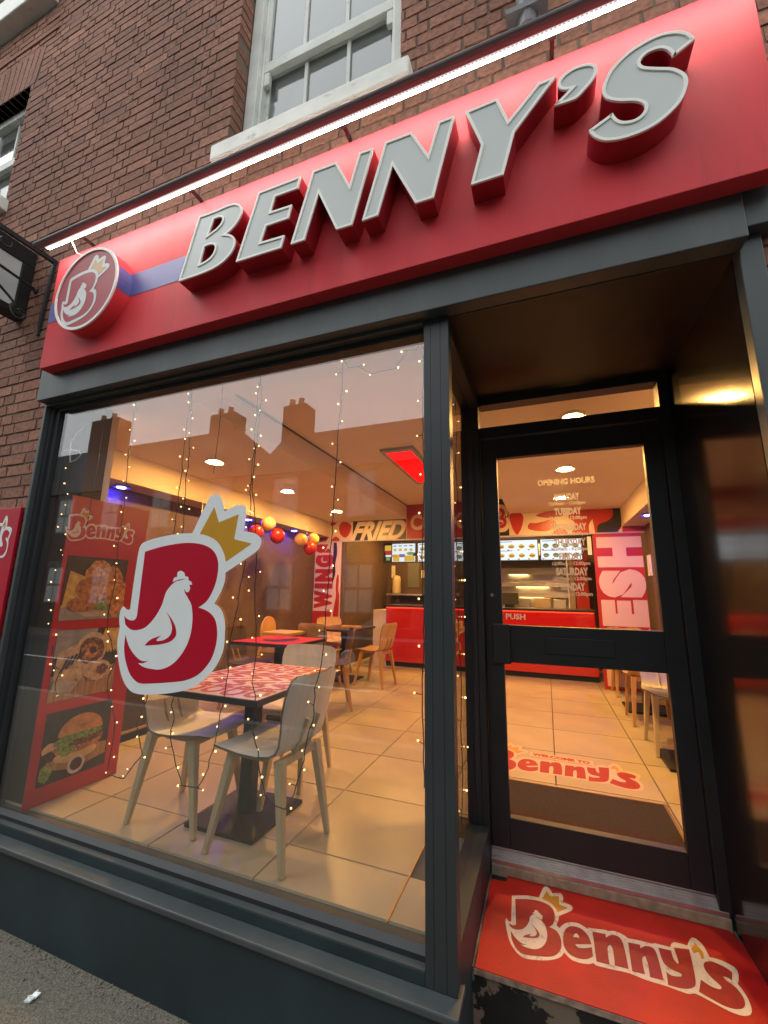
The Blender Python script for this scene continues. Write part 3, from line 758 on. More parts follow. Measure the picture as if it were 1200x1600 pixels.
# ================================================================== FASCIA SIGN
sign = thing('fascia_sign', "long red sign reading BENNY'S in raised grey letters", 'sign', (-1.07, 0, 2.98))
SY = -.13
X0, X1, Z0, Z1 = -2.942, .797, 2.987, 3.785
part('sign_tray', MB().box((X0, SY, Z0), (X1, -.0605, Z1)), RED, sign, bevel=.003)
m = MB().box((X0 + .001, SY - .0015, 3.308), (-1.70, SY - .0003, 3.456))
part('stripe', m, BLUEST, sign)
def raised(loops, name):
    sm = [smooth(l, 5) for l in loops]
    fy = lambda d0, d1: (lambda x, z, k: (x, d0 + (d1 - d0) * k, z))
    body = part(name, MB().shape(sm, fy(-.212, SY + .001), 1), REDRET, sign)
    rims = MB()
    for i, l in enumerate(sm):
        ins = inset(l, .011 if i == 0 else -.011)
        rims.ring(l, ins, fy(-.220, -.2122))
    part('trim', rims, TRIM, body)
    face = [inset(sm[0], .0105)] + [inset(l, -.0105) for l in sm[1:]]
    part('face', MB().shape(face, fy(-.2155, -.2123), 1), ACRY, body)
for k in ('B', 'E', 'N1', 'N2', 'Y', 'S'): raised(SIGN[k], 'raised_letter')
raised(SIGN['AP'], 'apostrophe')
# round emblem box
cx, cz, R_ = -2.462, 3.37, .269
circ = lambda r, n=64: [(cx + r * math.cos(2*math.pi*i/n), cz + r * math.sin(2*math.pi*i/n)) for i in range(n)]
fy = lambda d0, d1: (lambda x, z, k: (x, d0 + (d1 - d0) * k, z))
drum = part('round_emblem', MB().shape([circ(R_)], fy(-.212, SY + .001), 1), RED, sign)
part('trim', MB().ring(circ(R_), circ(R_ - .016), fy(-.221, -.2122)), TRIM, drum)
part('face', MB().shape([circ(R_ - .0155)], fy(-.2150, -.2122), 1), mat('emblem_red', (0.42, 0.035, 0.055), 0.4, spec=0.3), drum)
part('stripe_band', MB().add([(cx + (R_ + .0015) * math.cos(a), y, cz + (R_ + .0015) * math.sin(a)) for a in (-.23, -.1, .05, .19, .33) for y in (-.211, SY - .001)],
     [(0, 2, 3, 1), (2, 4, 5, 3), (4, 6, 7, 5), (6, 8, 9, 7)]), BLUEST, drum)
ex0, ez0, ek = -1.70, 1.605, .43
emb = lambda x, z: (cx - .005 + (x - ex0) * ek, cz + (z - ez0) * ek)
EW = mat('emblem_white', (0.70, 0.71, 0.69), 0.3); EG = mat('emblem_gold', (0.62, 0.34, 0.08), 0.3)
wh = [emb(p[0], p[1]) for p in smooth(EMBLEM['white'])]
ERD = MATS['emblem_red']
for l, d, m_, n in ((wh, 0, EW, 'outline'), ([emb(p[0], p[1]) for p in smooth(EMBLEM['red'])], 1, ERD, 'letter'), ([emb(p[0], p[1]) for p in smooth(EMBLEM['hen'])], 2, EW, 'hen'),
                    ([emb(p[0], p[1]) for p in smooth(EMBLEM['wing'])], 3, ERD, 'wing'), ([emb(p[0], p[1]) for p in smooth(EMBLEM['crown'])], 1, EG, 'crown')):
    part(n, MB().shape([l], fy(-.2155 - .0008 * (d + 1), -.2155 - .0008 * d), 1), m_, drum)

# ================================================================== SIGN LIGHT
lamp = thing('sign_light', 'long slim lit trough lamp on arms above the red sign', 'sign light', (-1.05, -.24, 3.77))
LY, LZ = -.245, 3.775
m = MB(); n = 8                      # half-round hood on the street side, lit face towards the wall
prof = [(LY - .004 - .034 * math.sin(a), LZ + .014 - .018 * math.cos(a)) for a in [math.pi * i / n for i in range(n + 1)]]
prof = [(LY - .002, LZ - .004)] + prof[1:-1] + [(LY - .002, LZ + .034), (LY + .03, LZ + .034), (LY + .03, LZ + .030), (LY + .002, LZ + .030)]
k_ = len(prof)
for x in (-2.955, .92): m.v += [(x, y, z) for y, z in prof]
for i in range(k_):
    j = (i + 1) % k_
    m.f.append((i, j, k_ + j, k_ + i))
m.f += [tuple(range(k_)), tuple(range(2 * k_ - 1, k_ - 1, -1))]
part('housing', m, mat('lamp_housing', (0.14, 0.14, 0.15), 0.45), lamp)
def strip(y0, z0, y1, z1, x0=-2.90, x1=.90, t=.003):
    return MB().hexa([(x0, y0, z0), (x1, y0, z0), (x1, y1, z1), (x0, y1, z1), (x0, y0, z0 + t), (x1, y0, z0 + t), (x1, y1, z1 + t), (x0, y1, z1 + t)])
part('lit_strip', strip(LY + .0115, LZ, LY + .031, LZ + .007), glow('led_white', (1.0, 0.92, 0.82), 58.0), lamp)
part('reflector', strip(LY - .0015, LZ - .0035, LY + .011, LZ - .001), glow('led_reflector', (1.0, 0.74, 0.72), 0.62), lamp)
m = MB()
for i in range(240):
    x = -2.895 + i * .0158
    m.box((x, LY + .002, LZ - .0045), (x + .007, LY + .0085, LZ - .001))
part('led_row', m, glow('led_dot', (1.0, 0.93, 0.9), 1.4), lamp, kind='stuff')
for x in (-2.62, -1.72, -.78, .14):
    part('arm', MB().box((x - .008, LY + .02, LZ + .02), (x + .008, .035, LZ + .034)), IRON, lamp)
    part('clamp', MB().box((x - .014, LY + .031, LZ + .012), (x + .014, LY + .05, LZ + .04)), IRON, lamp)
part('end_cap', MB().box((-2.962, LY - .03, LZ - .002), (-2.956, LY + .03, LZ + .046)), BLACK, lamp)
part('flex', MB().tube([(-2.70, LY + .028, LZ + .032), (-2.71, -.16, 3.74), (-2.72, -.05, 3.80), (-2.72, .02, 3.82)], .005, 6), TRIM, lamp)

# ================================================================== HANGING SIGN AND ITS BRACKET, far left
hs_ = thing('hanging_sign', 'black framed pale lightbox hung out from the brick wall', 'hanging sign', (-3.62, -.3, 3.6))
FX = -3.55
m = MB()
m.box((FX - .12, -.62, 3.60), (FX, .028, 3.652)); m.box((FX - .12, -.62, 4.03), (FX, .028, 4.16)); m.box((FX - .12, -.05, 3.652), (FX, .028, 4.03)); m.box((FX - .12, -.62, 3.652), (FX, -.57, 4.03))
part('frame', m, BLACK, hs_, bevel=.004)
part('panel', MB().box((FX - .11, -.569, 3.653), (FX - .012, -.051, 4.029)), ACRY, hs_)
br = thing('sign_bracket', 'old black wrought iron bracket with scroll and stays by the red sign', 'bracket', (-3.33, 0, 3.4))
part('wall_bar', MB().bar((-3.335, .018, 3.41), (-3.30, .018, 4.02), .014, .014, .008, .008, up=(0, 1, 0)), IRON, br)
part('arm', MB().bar((-3.30, .03, 4.01), (-3.30, -1.0, 4.0), .012, .012, .016, .016), IRON, br)
part('stay', MB().tube([(-3.47, .03, 3.818), (-3.44, -.25, 3.83), (-3.40, -.9, 3.84)], .010, 8), IRON, br)
part('wall_boss', MB().lathe((-3.47, .03, 3.818), [(.026, 0), (.026, -.012), (.014, -.022), (.0, -.024)], 12, 'Y'), IRON, br)
sp = []
for i in range(30):
    t = i / 29; a = 2.2 + t * 6.6; r = .062 * (1 - .72 * t)
    sp.append((-3.46, -.055 + r * math.cos(a), 3.575 + r * math.sin(a)))
sc_ = [(-3.46, -.42, 3.93), (-3.46, -.30, 3.80), (-3.46, -.20, 3.70), (-3.46, -.13, 3.655)] + sp
part('scroll', MB().tube(sc_, .009, 6), IRON, br)
sp = []
for i in range(22):
    t = i / 21; a = 1.2 - t * 5.2; r = .05 * (1 - .6 * t)
    sp.append((-3.32, -.27 + r * math.cos(a), 3.94 + r * math.sin(a)))
part('scroll', MB().tube(sp, .007, 6), IRON, br)

# poster board on the bricks at the left edge
pb = thing('wall_board', 'red board with white edged lettering fixed to the bricks left of the window', 'sign board', (-3.6, .02, 1.0))
part('board', MB().box((-4.1, .004, .72), (-3.12, .022, 2.125)), VINR, pb, bevel=.002)

wl_ = lambda x, y, l: (-3.187 + (x - .573) * .80, .0030 - l * .6, 1.816 + (y - .438) * .84)
logo(pb, wl_, VINW, VINR, VING, VINW)
# drain bracket at the top
dp = thing('wall_pipe', 'short grey pipe stub with a bracket above the sign light', 'pipe', (.06, 0, 4.1))
part('pipe', MB().tube([(.06, -.02, 4.17), (.06, -.02, 4.8)], .045, 12), mat('pipe_grey', (0.11, 0.115, 0.125), 0.5), dp)
part('bracket', MB().box((-.03, -.07, 4.24), (.15, .028, 4.27)), mat('pipe_grey', (0, 0, 0)), dp)

# ================================================================== WINDOW STICKER
st = thing('window_sticker', 'large red and white B emblem with hen and gold crown stuck on the window', 'sticker', (-1.66, .047, 1.47))
for k, d, m_, n in (('white', 0, VINW, 'outline'), ('red', 1, VINR, 'letter'), ('hen', 2, VINW, 'hen'), ('wing', 3, VINR, 'wing'), ('comb', 3, VINR, 'comb_line'), ('crown', 1, VING, 'crown')):
    part(n, MB().shape([smooth(EMBLEM[k], 6)], fy(.0488 - .0006 * (d + 1), .0488 - .0006 * d), 1), m_, st)

# ================================================================== HOUSES ACROSS THE STREET (seen in the glass)
HB = brick_material('house_brick_backlit', (0.060, 0.034, 0.027)); HROOF = mat('slate', (0.022, 0.021, 0.022), 0.7, var=0.3, vscale=8)  # brick darkened to carry the shade of the backlit fronts
HRED = mat('house_render', (0.10, 0.09, 0.08), 0.9, var=0.1)
def house(x0, x1, eave, ridge, hipl, hipr, chims, label, wallm):
    y0, y1 = -9.8, -16.5
    h = thing('terraced_house', label, 'house', ((x0 + x1) / 2, y0, 0), group='houses across the street')
    m = MB(); m.box((x0, y1, -.1), (x1, y0, eave)); part('wall', m, wallm, h)
    yr = y0 - 1.1
    a, b = x0 + (.45 if hipl else 0), x1 - (1.7 if hipr else 0)
    m = MB().add([(x0, y0 + .15, eave), (x1, y0 + .15, eave), (x1, y1, eave), (x0, y1, eave), (a, yr, ridge), (b, yr, ridge)],
                 [(0, 1, 5, 4), (1, 2, 5), (2, 3, 4, 5), (3, 0, 4), (0, 3, 2, 1)])
    rf = part('roof', m, HROOF, h)
    for cx_, w, zt in chims:
        part('chimney', MB().box((cx_ - w/2, yr - .6, eave), (cx_ + w/2, yr + .1, zt)), HB, rf)
        for q in (-.3, .1): part('chimney_pot', MB().lathe((cx_ + q * w, yr - .2, zt), [(.13, 0), (.1, .35), (.12, .36), (.0, .36)], 10), mat('terracotta', (0.3, 0.12, 0.06), 0.8), rf)
    n = max(1, int((x1 - x0) / 2.4))
    for i in range(n):
        xc = x0 + (x1 - x0) * (i + .5) / n
        for zz, hh in ((1.0, 1.5), (3.9, 1.5)):
            w = part('window', MB().box((xc - .5, y0, zz), (xc + .5, y0 + .04, zz + hh)), mat('house_window_frame', (0.13, 0.11, 0.10), .6), h)
            for (pa, pb_) in ((-.43, -.03), (.03, .43)):
                for (q0, q1) in ((.06, .7), (.78, 1.42)):
                    part('pane', MB().box((xc + pa, y0 + .041, zz + q0), (xc + pb_, y0 + .046, zz + q1)), OLDGL, w)
            part('lintel', MB().box((xc - .6, y0, zz + hh + .01), (xc + .6, y0 + .06, zz + hh + .2)), HRED, w)
house(-26, -9.45, 5.6, 8.0, False, True, [(-19.1, 1.8, 9.5), (-12.0, 1.25, 8.75)], 'long brick house with two chimneys across the road', HB)
house(-9.38, 4.5, 5.55, 7.4, True, False, [(-8.55, 1.0, 8.6), (2.5, 1.2, 8.6)], 'brick house with a hipped roof end across the road', HB)
house(4.55, 22, 5.8, 7.4, False, False, [(9, 1.4, 8.9), (16, 1.4, 8.9)], 'plain brick house across the road at the right', HB)
house(-46, -26.05, 5.9, 8.3, False, False, [(-35, 1.4, 9.0)], 'plain brick house across the road at the far left', HB)

# ------------------------------------------------------------------ a car parked across the road, mirrored in the window
car = thing('parked_car', 'dark grey hatchback parked across the road, mirrored in the window', 'car', (-3.0, -7.3, -.12))
CARP = mat('car_paint', (0.05, 0.055, 0.06), 0.25, coat=1.0); CARG = mat('car_glass', (0.02, 0.022, 0.025), 0.05, spec=1.0, coat=1.0)
bx = lambda u: -5.05 + u
prof = smooth([(bx(0.05), .35, 1), (bx(0.0), .62), (bx(.12), .80), (bx(.9), .92), (bx(1.15), .96), (bx(3.5), .98), (bx(4.0), .86), (bx(4.1), .55), (bx(4.05), .25, 1), (bx(3.55), .24, 1), (bx(3.45), .50), (bx(3.2), .58), (bx(2.95), .50), (bx(2.85), .20, 1), (bx(1.25), .20, 1), (bx(1.15), .50), (bx(.9), .58), (bx(.65), .50), (bx(.55), .24, 1)])
part('body', MB().shape([prof], lambda x, z, k: (x, -7.05 - .06 * (z > .75) - 1.6 * k + .12 * k * (z > .75), z - .12), 1), CARP, car, soft=False, bevel=.03)
cab = [(bx(1.0), .97), (bx(1.75), 1.42), (bx(2.2), 1.49), (bx(3.0), 1.47), (bx(3.55), 1.28), (bx(3.8), .97)]
part('roof', MB().shape([cab], lambda x, z, k: (x, -7.14 - .16 * (z - .97) / .5 - (1.42 - .32 * (z - .97) / .5) * k, z - .12), 1), CARP, car, bevel=.02)
for a_, b_, c_, d_ in ((1.25, 1.80, 2.28, 2.28), (2.34, 2.34, 3.0, 3.45)):
    part('side_window', MB().add([(bx(a_), -7.145, .88), (bx(d_), -7.145, .88), (bx(c_), -7.275, 1.28), (bx(b_), -7.275, 1.28), (bx(a_), -7.16, .88), (bx(d_), -7.16, .88), (bx(c_), -7.29, 1.28), (bx(b_), -7.29, 1.28)], [(0, 1, 2, 3), (4, 7, 6, 5), (0, 4, 5, 1), (1, 5, 6, 2), (2, 6, 7, 3), (3, 7, 4, 0)]), CARG, car)
for u in (.9, 3.2):
    for yy in (-7.07, -8.45):
        wh_ = part('wheel', MB().lathe((bx(u), yy - .1, .19), [(.0, .0), (.30, .0), (.31, .04), (.31, .16), (.29, .2), (.2, .2), (.0, .19)], 24, 'Y'), BLACK, car)
        part('rim', MB().lathe((bx(u), yy + .101, .19), [(.19, .0), (.17, .012), (.05, .006), (0, .012)], 16, 'Y'), STEEL, wh_)
part('headlight', MB().box((bx(.03), -7.35, .52), (bx(.10), -7.06, .62)), TRIM, car); part('tail_light', MB().box((bx(4.02), -7.3, .60), (bx(4.1), -7.06, .72)), REDRET, car)

# ================================================================== SHOP INTERIOR
FZ = .42
WALL = mat('brown_wall', (0.115, 0.072, 0.046), 0.55, var=0.15, vscale=14, bump=0.3, bscale=160)
CEIL = mat('ceiling_paint', (0.80, 0.72, 0.62), 0.75, var=0.03, vscale=1.5)
TILE = mat('floor_tile', (0.42, 0.355, 0.24), 0.34, var=0.10, vscale=3, rvar=0.1, rand=0.05, bump=0.03, bscale=12)
GROUT = mat('grout', (0.10, 0.085, 0.065), 0.9)
CREAM = mat('print_cream', (0.68, 0.55, 0.46), 0.4)
PRED = mat('print_red', (0.42, 0.022, 0.020), 0.35)
PBLK = mat('print_black', (0.016, 0.014, 0.014), 0.35)
RWX0, RWX1, BACK = -3.82, 1.30, 7.0
fl = structure('floor', MB().box((-3.9, .06, .30), (-.39, BACK, .4095)).box((-.389, .97, .30), (1.36, BACK, .4095)), GROUT)
tiles = {}
def tile_at(x0, x1, y0, y1):
    key = (round(x1 - x0, 3), round(y1 - y0, 3))
    if key not in tiles:
        mb = MB().box((0, 0, 0), (x1 - x0, y1 - y0, .0095)); mb.v = [(p[0] + (.002 if p[2] > 0 and p[0] == 0 else -.002 if p[2] > 0 else 0), p[1] + (.002 if p[2] > 0 and p[1] == 0 else -.002 if p[2] > 0 else 0), p[2]) for p in mb.v]
        me = mesh_of(mb, 'tile'); me.materials.append(TILE); tiles[key] = me
    o = bpy.data.objects.new('tile', tiles[key]); COL.objects.link(o); o.parent = fl
    o.location = (x0, y0, .4102 + random.uniform(0, .0004))
xs = [-3.82] + [-.619 + .612 * k for k in range(-5, 4)]; ys = [.105] + [.375 + .61 * k for k in range(0, 11)]
G = .003
for a, b in zip(xs, xs[1:] + [1.30]):
    for c, d in zip(ys, ys[1:]):
        if b - a < .05: continue
        a1, b1, c1, d1 = a + G, b - G, c + G, d - G
        if d <= .96 and b > -.40:
            b1 = min(b1, -.382)
            if b1 - a1 < .05: continue
            tile_at(a1, b1, c1, d1); continue
        if c < .96 < d and b > -.39:
            c1 = .955
        tile_at(a1, b1, c1, d1)
# light movement strip between tiles near the pillar
single('floor_trim', MB().box((-.6225, .10, .4205), (-.6155, .625, .4225)), mat('brass', (0.55, 0.38, 0.2), 0.35, metal=1.0), 'thin brass strip in the tile joint near the pillar', 'floor trim')

# walls
structure('left_wall', MB().box((RWX0 - .1, .11, .30), (RWX0, BACK, 3.2)), WALL)
structure('right_wall', MB().box((RWX1, .96, .30), (RWX1 + .1, BACK, 3.2)), WALL)
structure('back_wall', MB().box((RWX0, BACK, .30), (RWX1, BACK + .1, 3.2)), WALL)
structure('window_head', MB().box((-3.9, .11, 2.83), (1.4, .32, 3.5)).box((-.377, .93, 2.87), (1.4, 1.05, 3.5)).box((.68, .936, .30), (1.4, .99, 2.87)), CEIL)
LC, HC = 2.844, 3.079
structure('ceiling', MB().box((-3.9, .321, LC), (-2.11, BACK, LC + .4)).box((-2.109, .321, HC), (-.471, BACK, HC + .2)).box((-.47, 1.051, LC), (1.4, BACK, LC + .4)).box((-.47, .321, HC), (-.445, 1.05, HC + .2)), CEIL)
BULK = mat('bulkhead_dimmed_paint', (0.56, 0.46, 0.38), 0.75, var=0.04, vscale=1.5)  # ceiling paint toned down to offset the near lamps' light on it
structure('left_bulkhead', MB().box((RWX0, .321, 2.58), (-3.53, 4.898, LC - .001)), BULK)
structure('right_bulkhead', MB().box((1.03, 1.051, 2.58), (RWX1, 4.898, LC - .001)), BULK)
structure('ceiling_painted_shade', MB().box((-2.1085, .33, HC - .016), (-2.10, 4.89, HC - .002)), mat('painted_crack_shade', (0.12, 0.09, 0.07), 0.8))  # solid dark strip, coloured as the crack and its shade under the ceiling
structure('partition_wall', MB().box((-3.25, .115, .30), (-2.735, .24, LC - .001)), mat('partition_brown', (0.05, 0.036, 0.028), .5))
structure('partition_lit_end', MB().box((-3.25, .241, .30), (-2.735, .285, LC - .001)), CEIL)  # far end painted pale in place of lamplight falling on it

# panelled dado along the left wall
dado = thing('wall_panelling', 'low dark brown panelling with pale beading against the left wall', 'panelling', (-3.3, .9, FZ))
part('panel', MB().box((-3.78, .62, .4215), (-3.225, 1.75, 1.10)), mat('panel_brown', (0.05, 0.032, 0.025), 0.45), dado)
part('kick_board', MB().box((-3.2245, .62, .4215), (-3.212, 1.75, .48)), BLACK, dado)
BEAD = mat('pale_beading', (0.34, 0.2, 0.15), 0.5)
part('beading', MB().box((-3.2245, .62, .4815), (-3.205, 1.75, .497)), BEAD, dado)
for y in (.93, 1.5): part('beading', MB().box((-3.2245, y, .498), (-3.208, y + .022, 1.09)), BEAD, dado)

# ------------------------------------------------------------------ food poster inside the window
po = thing('food_poster', 'tall red poster with logo and three food pictures beside the window', 'poster', (-2.72, .3, FZ))
PX = -2.72
part('board', MB().box((PX - .008, .06, .4215), (PX, .60, 2.19)), mat('poster_red', (0.42, 0.016, 0.022), 0.3), po, bevel=.001)
def on_poster(y, z, l): return (PX + .0008 + l, y, z)
logo(po, lambda x, y, l: on_poster(.045 + (x + .239) * .555, 1.905 + (y - .38) * .47, l * .6), mat('poster_white', (0.66, 0.62, 0.56), 0.4), MATS['poster_red'], MATS['gold_paint'], MATS['poster_white'])
def blob(cx_, cy_, rx, ry, n=22, jit=.06, rot=0.0, a0=0, a1=2*math.pi):
    out = []
    for i in range(n):
        a = a0 + (a1 - a0) * i / (n if a1 - a0 > 6.2 else n - 1)
        k = 1 + random.uniform(-jit, jit)
        x, y = rx * k * math.cos(a), ry * k * math.sin(a)
        out.append((cx_ + x * math.cos(rot) - y * math.sin(rot), cy_ + x * math.sin(rot) + y * math.cos(rot)))
    return out
def food(name, base, var, sc, dirt=None, dl=(.5, .65), ds=40):
    return mat(name, base, 0.5, var=var, vscale=sc, dirt=dirt, dscale=ds, dlim=dl)
CRUST = food('fried_crust', (0.50, 0.22, 0.06), .55, 45, (0.22, 0.07, 0.025), (.5, .62), 38)
CRUST2 = food('fried_crust_dark', (0.33, 0.12, 0.04), .5, 55, (0.5, 0.26, 0.09), (.55, .65), 60)
FRY = food('fries', (0.60, 0.38, 0.10), .3, 30)
WOOD = mat('picture_board', (0.34, 0.19, 0.08), 0.6, var=.3, vscale=8, stretch=(1, 8, 1))
DKBG = food('picture_dark', (0.035, 0.030, 0.026), .5, 9)
PAPER = food('wrap_paper', (0.40, 0.34, 0.26), .25, 12)
BREAD = food('flatbread', (0.52, 0.36, 0.2), .3, 25, (0.2, 0.09, 0.03), (.58, .66), 30)
LETT = food('lettuce', (0.16, 0.26, 0.05), .6, 60, (0.42, 0.46, 0.2), (.55, .66), 70)
BUN = food('bun', (0.50, 0.22, 0.06), .35, 14, (0.62, 0.36, 0.14), (.5, .7), 10)
BUNS = food('bun_pale', (0.60, 0.40, 0.18), .2, 14)
MEAT = food('meat', (0.14, 0.055, 0.03), .6, 60, (0.34, 0.15, 0.06), (.52, .62), 60)
SAUCE = food('sauce', (0.06, 0.02, 0.015), .3, 10)
ONION = food('onion', (0.55, 0.45, 0.48), .15, 20)
GREYC = food('grey_cloth', (0.26, 0.24, 0.22), .35, 9)
def picture(y0, y1, z0, z1, layers, bgm, label):
    w, h = y1 - y0, z1 - z0
    pic = part('picture', MB().box((PX + .0004, y0, z0), (PX + .0016, y1, z1)), bgm, po, label=label)
    for i, (loop, m_, n) in enumerate(layers):
        lp = [(min(.995, max(.005, a)), min(.995, max(.005, b))) for a, b in loop]
        clean = [p for j, p in enumerate(lp) if (abs(p[0] - lp[j-1][0]) + abs(p[1] - lp[j-1][1])) > 1e-4]
        part(n, MB().shape([clean], lambda x, y, k, i=i: (PX + .0018 + .0006 * i - .0005 * k, y0 + x * w, z0 + y * h), 1), m_, pic)
    return pic
ly = [([(0, 0), (1, 0), (1, .2), (.6, .14), (.3, .1), (0, .24)], GREYC, 'cloth'), ([(.08, .2), (.4, .05), (.75, .04), (.98, .2), (.9, .3), (.1, .3)], PAPER, 'paper')]
for k in range(9): ly.append(([(.02 + .028*k, .2 + .01*k), (.10 + .028*k, .2 + .012*k), (.14 + .03*k, .74 - .012*k), (.07 + .03*k, .76 - .01*k)], FRY, 'fry'))
ly += [(blob(.52, .72, .23, .24, jit=.1), CRUST, 'chicken'), (blob(.78, .52, .17, .36, jit=.09, rot=.15), CRUST, 'chicken'), (blob(.42, .52, .26, .17, jit=.1, rot=.3), CRUST2, 'chicken'),
       (blob(.58, .45, .2, .13, jit=.12, rot=.25), CRUST, 'chicken'), (blob(.34, .26, .24, .13, jit=.09, rot=.12), CRUST2, 'chicken'), (blob(.93, .35, .1, .27, jit=.09), CRUST, 'chicken'), (blob(.62, .22, .12, .07, jit=.2), LETT, 'leaf'), (blob(.84, .16, .09, .13, jit=.1), CRUST, 'chicken')]
picture(.085, .485, 1.425, 1.818, ly, DKBG, 'picture of fried chicken and fries')
ly = [([(0, 0), (1, 0), (1, .42), (.55, .34), (0, .36)], WOOD, 'board'), ([(0, .62), (.35, .64), (.6, .8), (.62, 1), (0, 1)], GREYC, 'cloth')]
for k in range(6): ly.append(([(.66 + .05*k, .62 + .02*k), (.74 + .05*k, .6), (.82 + .045*k, .98), (.74 + .045*k, .99)], FRY, 'fry'))
ly += [([(.03, .3), (.38, .2), (.52, .36), (.5, .62), (.3, .78), (.05, .68)], BREAD, 'wrap'), (blob(.55, .68, .25, .26, jit=.03), BREAD, 'wrap_end'), (blob(.55, .67, .2, .2, jit=.05), MEAT, 'filling'), (blob(.53, .66, .13, .12, jit=.12), CRUST, 'filling'), (blob(.57, .67, .06, .05, jit=.2), SAUCE, 'filling'), (blob(.68, .36, .24, .15, jit=.1, rot=-.15), BREAD, 'wrap'), (blob(.76, .36, .1, .08, jit=.15), MEAT, 'filling'),
       ([(.03, .28), (.1, .33), (.4, .22), (.3, .1), (.02, .16)], PAPER, 'paper')]
for k in range(5): ly.append(([(.10 + .07*k, .40 + .05*k), (.13 + .07*k, .39 + .05*k), (.22 + .06*k, .60 + .02*k), (.19 + .06*k, .61 + .02*k)], SAUCE, 'grill_mark'))
picture(.095, .49, .962, 1.37, ly, MATS['picture_dark'], 'picture of a grilled wrap with fries')
ly = [([(.08, .2), (.5, .1), (.98, .18), (.98, .36), (.5, .4), (.1, .36)], WOOD, 'board'), (blob(.13, .45, .12, .12, jit=.1), BUNS, 'bun'), (blob(.12, .38, .12, .07, jit=.1), SAUCE, 'filling'), (blob(.5, .32, .32, .1, jit=.03), BUNS, 'bun'),
      (blob(.52, .44, .36, .11, jit=.08), CRUST, 'chicken'), (blob(.36, .46, .15, .13, jit=.2), LETT, 'leaf'), (blob(.6, .5, .3, .07, jit=.12), MEAT, 'filling'), (blob(.54, .58, .36, .06, jit=.2), LETT, 'leaf'), (blob(.3, .54, .14, .08, jit=.2), LETT, 'leaf'),
      ([(.2, .62)] + [(.53 + .34 * math.cos(a), .62 + .27 * math.sin(a)) for a in [math.pi - math.pi * i / 18 for i in range(19)]], BUN, 'bun'),
      (blob(.52, .16, .13, .13, 30, .02), ONION, 'onion_ring'), (blob(.52, .165, .09, .09, 30, .02), SAUCE, 'sauce'), (blob(.08, .17, .09, .12, jit=.2), LETT, 'leaf')]
for k in range(26):
    a = random.uniform(.3, 2.8); r = random.uniform(.3, .92)
    ly.append((blob(.53 + .31 * r * math.cos(a), .63 + .24 * r * math.sin(a), .010, .006, 6, .1, random.uniform(0, 3)), BUNS, 'seed'))
picture(.11, .505, .515, .905, ly, MATS['picture_dark'], 'picture of a chicken burger with an onion ring')

# ------------------------------------------------------------------ tables
TBLK = mat('table_black', (0.02, 0.018, 0.017), 0.4, bump=0.02)
def table(x, y, sx, sy, label, topm, h=.71, group='cafe tables'):
    t = thing('table', label, 'table', (x, y, FZ), 0, group)
    z = FZ + h
    part('table_top', MB().box((x - sx/2, y - sy/2, z - .032), (x + sx/2, y + sy/2, z - .002)), TBLK, t, bevel=.003)
    p = part('table_print', MB().box((x - sx/2 + .006, y - sy/2 + .006, z - .0015), (x + sx/2 - .006, y + sy/2 - .006, z)), topm, t)
    part('column', MB().box((x - .036, y - .036, FZ + .022), (x + .036, y + .036, z - .033)), BLACK, t, bevel=.003)
    part('base', MB().box((x - .215, y - .225, FZ + .0012), (x + .215, y + .225, FZ + .021)), BLACK, t, bevel=.004)
    return t, p, z
TW = mat('table_cream', (0.84, 0.70, 0.66), 0.35); TR = mat('table_red', (0.46, 0.015, 0.022), 0.4)
t1, p1, z1 = table(-1.595, .515, .68, .86, 'square table printed with rows of red lettering nearest the window', TW)
for r in range(5):
    xr = -1.595 - .325 + .131 * r
    rm = words('CRAVINGS', .112, lambda x, y, k, xr=xr: (xr + .119 - y, .515 + x, z1 + .0008), TR, 'table_lettering', p1, .05, .84 if r % 2 else .82)
t2, p2, z2 = table(-2.60, 2.20, .70, .68, 'red topped table with a dark hen silhouette', mat('table_bright_red', (0.52, 0.02, 0.035), 0.3))
hc = [(-2.60 + (p[0] + 1.88) * .75, 2.2 + (p[1] - 1.47) * .75) for p in smooth(EMBLEM['hen'])]
part('hen_print', MB().shape([hc], lambda x, y, k: (x, y, z2 + .0012 - .0008 * k), 1), PBLK, p2)
t3, p3, z3 = table(-2.74, 4.0, .60, .86, 'plain dark table at the back next to the counter', mat('table_dark_top', (0.07, 0.045, 0.03), 0.3))
single('tray', MB().box((-2.78, 3.95, z3 + .001), (-2.50, 4.05, z3 + .022)), mat('tray_wood', (0.55, 0.33, 0.13), 0.4), 'small pale wooden tray lying on the plain dark back table', 'tray')
table(.96, 2.35, .62, .70, 'dark table behind the door glass on the right, nearer the door', TBLK)
table(.96, 3.95, .62, .70, 'dark table behind the door glass on the right, farther from the door', TBLK)

